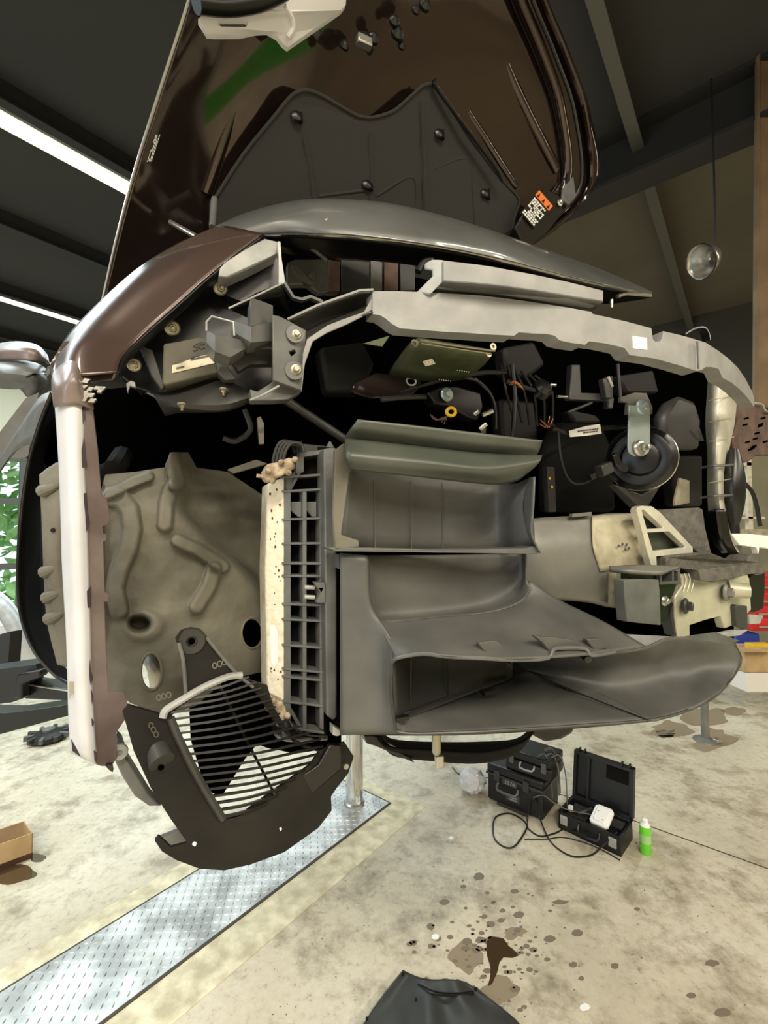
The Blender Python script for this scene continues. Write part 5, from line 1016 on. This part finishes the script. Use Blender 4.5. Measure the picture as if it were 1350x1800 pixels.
# black cast part on the floor at left
c = FL(85, 1300); t = empty('fan_clutch', c, 'black finned metal part lying on the pale floor at left', 'car part')
obj('body', MB().lathe(c, UP, [(.12, .0), (.14, .02), (.135, .05), (.08, .07), (.05, .075)], 28), 'rubber', t)
for k in range(10):
    a = k*.6283; d = Vector((math.cos(a), math.sin(a), 0)); obj('lug', MB().box(c+d*.13+UP*.045, d*.035, Vector((-d.y, d.x, 0))*.014, UP*.02), 'plastic_dark' if k % 2 else 'bracket', t, bevel=.004)
obj('hub', MB().lathe(c+UP*.07, UP, [(.045, 0), (.045, .02), (.02, .025)], 16), 'bracket', t)
# lift arm at left
t = empty('vehicle_lift', D(60, 1240, 2.3), 'black steel lift arm and pad reaching in from the left', 'lift')
def dq(pts, d, ext): mb = MB(); mb.slab([[p[:2] for p in pts]], [[D(p[0], p[1], p[2] if len(p) > 2 else d) for p in pts]], ext); return mb
obj('cross_beam', dq([(-60, 1252), (10, 1254), (125, 1238), (125, 1257), (0, 1291), (-60, 1305)], 2.5, Vector((.02, .12, 0))), 'black', t, bevel=.005)
obj('arm_tube', dq([(40, 1200), (125, 1213), (125, 1232), (42, 1228)], 2.2, Vector((0, .1, 0))), 'black', t, bevel=.006)
obj('arm_head', dq([(-60, 1185), (8, 1175), (62, 1168), (70, 1188), (34, 1200), (40, 1228), (20, 1235), (-60, 1245)], 2.15, Vector((0, .15, 0))), 'rubber', t, bevel=.015)
obj('arm_clamp', dq([(30, 1185), (70, 1178), (72, 1190), (38, 1202), (38, 1230), (24, 1228)], 2.1, Vector((0, .05, 0))), 'black', t, bevel=.008)
obj('arm_edge', MB().tube([D(41, 1202, 2.19), D(122, 1215, 2.19)], .004, 6), 'steel', t)
obj('upright', dq([(0, 1115), (18, 1110), (14, 1172), (-4, 1174)], 2.6, Vector((.03, .05, 0))), 'black', t)
# pale car flank / covered car beyond
t = empty('covered_car', D(10, 1110, 4.2), 'pale silver car body standing beyond the lift at far left', 'car')
mb = MB(); rows = [[D(-80, 1020, 4.0), D(-20, 1030, 4.0), D(20, 1060, 4.0), D(50, 1120, 4.0)], [D(-80, 1090, 3.8), D(-20, 1095, 3.8), D(30, 1110, 3.8), D(60, 1140, 3.9)], [D(-80, 1180, 3.9), D(-20, 1180, 3.9), D(40, 1180, 3.9), D(75, 1180, 4.0)]]
R3 = [cr(r, 16) for r in rows]; mb.grid(R3); obj('body', mb, 'cloth_white', t, solid=.03)
obj('bumper', MB().tube([D(-40, 1040, 3.7), D(0, 1065, 3.7), D(25, 1100, 3.7), D(40, 1140, 3.7)], .06, 12), 'bracket_light', t)
# wall things right: shelf rack, toolbox, bins, boxes
def rb(mb, x0, y0, x1, y1, d, dep): # screen-aligned crate at distance d
    a = D(x0, y1, d); b = D(x1, y0, d); c = (a+b)/2; return mb.box(Vector((c.x, d+dep/2, c.z)), Vector(((b.x-a.x)/2, 0, 0)), Vector((0, dep/2, 0)), UP*((b.z-a.z)/2))
t = empty('tool_chest', D(1350, 1112, 4.6), 'red metal tool chest at the right edge behind the car', 'tool chest')
obj('cabinet', rb(MB(), 1318, 1010, 1420, 1108, 4.6, .4), 'red', t, bevel=.01)
for y_ in (1018, 1042, 1064, 1086): dd = obj('drawer', rb(MB(), 1322, y_, 1418, y_+18, 4.58, .02), 'red', t, bevel=.004); obj('drawer_pull', rb(MB(), 1330, y_+13, 1410, y_+16, 4.55, .02), 'steel', dd)
tag(obj('storage_bin', rb(MB(), 1285, 1112, 1330, 1165, 4.66, .2), 'blue', bevel=.02), 'blue plastic bin under the red tool chest', 'bin')
t = empty('cardboard_box', D(1325, 1160, 4.5), 'brown cardboard box on top of the printed white carton at right', 'box')
obj('carton', rb(MB(), 1302, 1143, 1400, 1179, 4.3, .3), 'cardboard', t, bevel=.004)
obj('flap', rb(MB(), 1300, 1141, 1360, 1144, 4.2, .1), 'cardboard', t)
tag(obj('battery_pack', rb(MB(), 1316, 1131, 1352, 1141, 4.36, .1), 'yellow', bevel=.006), 'yellow tool lying on the brown cardboard box at right', 'tool')
t = empty('white_carton', D(1325, 1215, 4.4), 'white carton with black printed loops standing on the floor at right', 'box')
obj('carton', rb(MB(), 1304, 1180, 1400, 1213, 4.3, .3), 'carton_white', t, bevel=.004)
mb = MB()
for r in range(2):
    for k in range(7): mb.tube([D(1314+k*8+4*math.cos(a*.7854), 1190+r*13+4*math.sin(a*.7854), 4.29) for a in range(9)], .006, 6, 1)
obj('printed_loops', mb, 'ink', t)
t = empty('shelf_rack', D(1330, 960, 4.2), 'cream perforated shelving rack behind the right of the car', 'shelf')
obj('upright', rb(MB(), 1316, 806, 1324, 930, 4.9, .05), 'crust', t); obj('cross_bar', rb(MB(), 1290, 812, 1324, 818, 4.9, .05), 'crust', t)
obj('bench_top', rb(MB(), 1292, 930, 1420, 942, 4.9, .4), 'rail_light', t); obj('shelf', rb(MB(), 1300, 908, 1345, 912, 4.9, .3), 'crust', t)
for x_ in (1300, 1400): obj('bench_leg', MB().box(Vector((D(x_, 935, 5.1).x+.05, 5.2, D(x_, 935, 5.1).z/2)), Vector((.025, 0, 0)), Vector((0, .025, 0)), UP*(D(x_, 935, 4.4).z/2)), 'rail', t)
tag(obj('coiled_hose', MB().tube([D(x_, y_, 4.75) for x_, y_ in ((1310, 850), (1322, 865), (1330, 890), (1336, 925))], .02, 8), 'rubber'), 'dark coiled air hose hanging beside the shelving rack', 'hose')
tag(obj('fuel_can', rb(MB(), 1300, 880, 1315, 908, 4.95, .12), 'white', bevel=.02), 'white canister on the shelving rack behind the car', 'canister')
# jack stand standing on stained floor
c = FL(1240, 1302); t = empty('jack_stand', c, 'slim metal stand on the stained floor right of the scoop', 'stand')
obj('leg', MB().cyl(c, c+UP*.32, .03), 'rail', t); obj('foot', MB().lathe(c, UP, [(.09, 0), (.085, .012), (.03, .03)], 16), 'rail', t); obj('foot_bolt', MB().box(c+Vector((.06, -.05, .025)), Vector((.03, .01, 0)), Vector((-.01, .02, 0)), UP*.015), 'steel', t, bevel=.004)
# hanging lamp
c = D(1245, 455, 2.8); t = empty('hanging_lamp', c, 'shiny round work lamp hanging from the ceiling at right', 'lamp')
ax = Vector((.75, .1, .35)).normalized()
obj('reflector', MB().lathe(c-ax*.06, ax, [(.10, 0), (.095, .03), (.07, .08), (.03, .11)], 28, False), 'steel', t, solid=.004)
obj('rim', MB().lathe(c-ax*.06, ax, [(.10, -.004), (.104, .004), (.10, .01)], 28, False), 'rubber', t, solid=.003)
obj('cord', MB().tube([c+ax*.05, c+Vector((.05, 0, .3)), Vector((c.x+.05, c.y, CEIL-.16))], .006), 'rubber', t)

# unseen green cabinet, added to put a green reflection into the glossy hood
for loc, lb in ((Vector((4.6, .62, 0)), 'tall bright green cabinet added out of view to be mirrored in the open hood'),):
    t = empty('added_green_cabinet', loc, lb, 'cabinet', None)
    obj('cabinet_body', MB().box(loc+UP*.85, Vector((.25, 0, 0)), Vector((0, .30, 0)), UP*.85), 'cabinet_green', t, bevel=.01)
    for k in (-1, 1):
        d = obj('cabinet_door', MB().box(loc+UP*.85+Vector((-.26, k*.15, 0)), Vector((.01, 0, 0)), Vector((0, .145, 0)), UP*.8), 'cabinet_green', t, bevel=.004)
        obj('handle', MB().box(loc+UP*.9+Vector((-.285, k*.03, 0)), Vector((.015, 0, 0)), Vector((0, .008, 0)), UP*.06), 'steel', d)
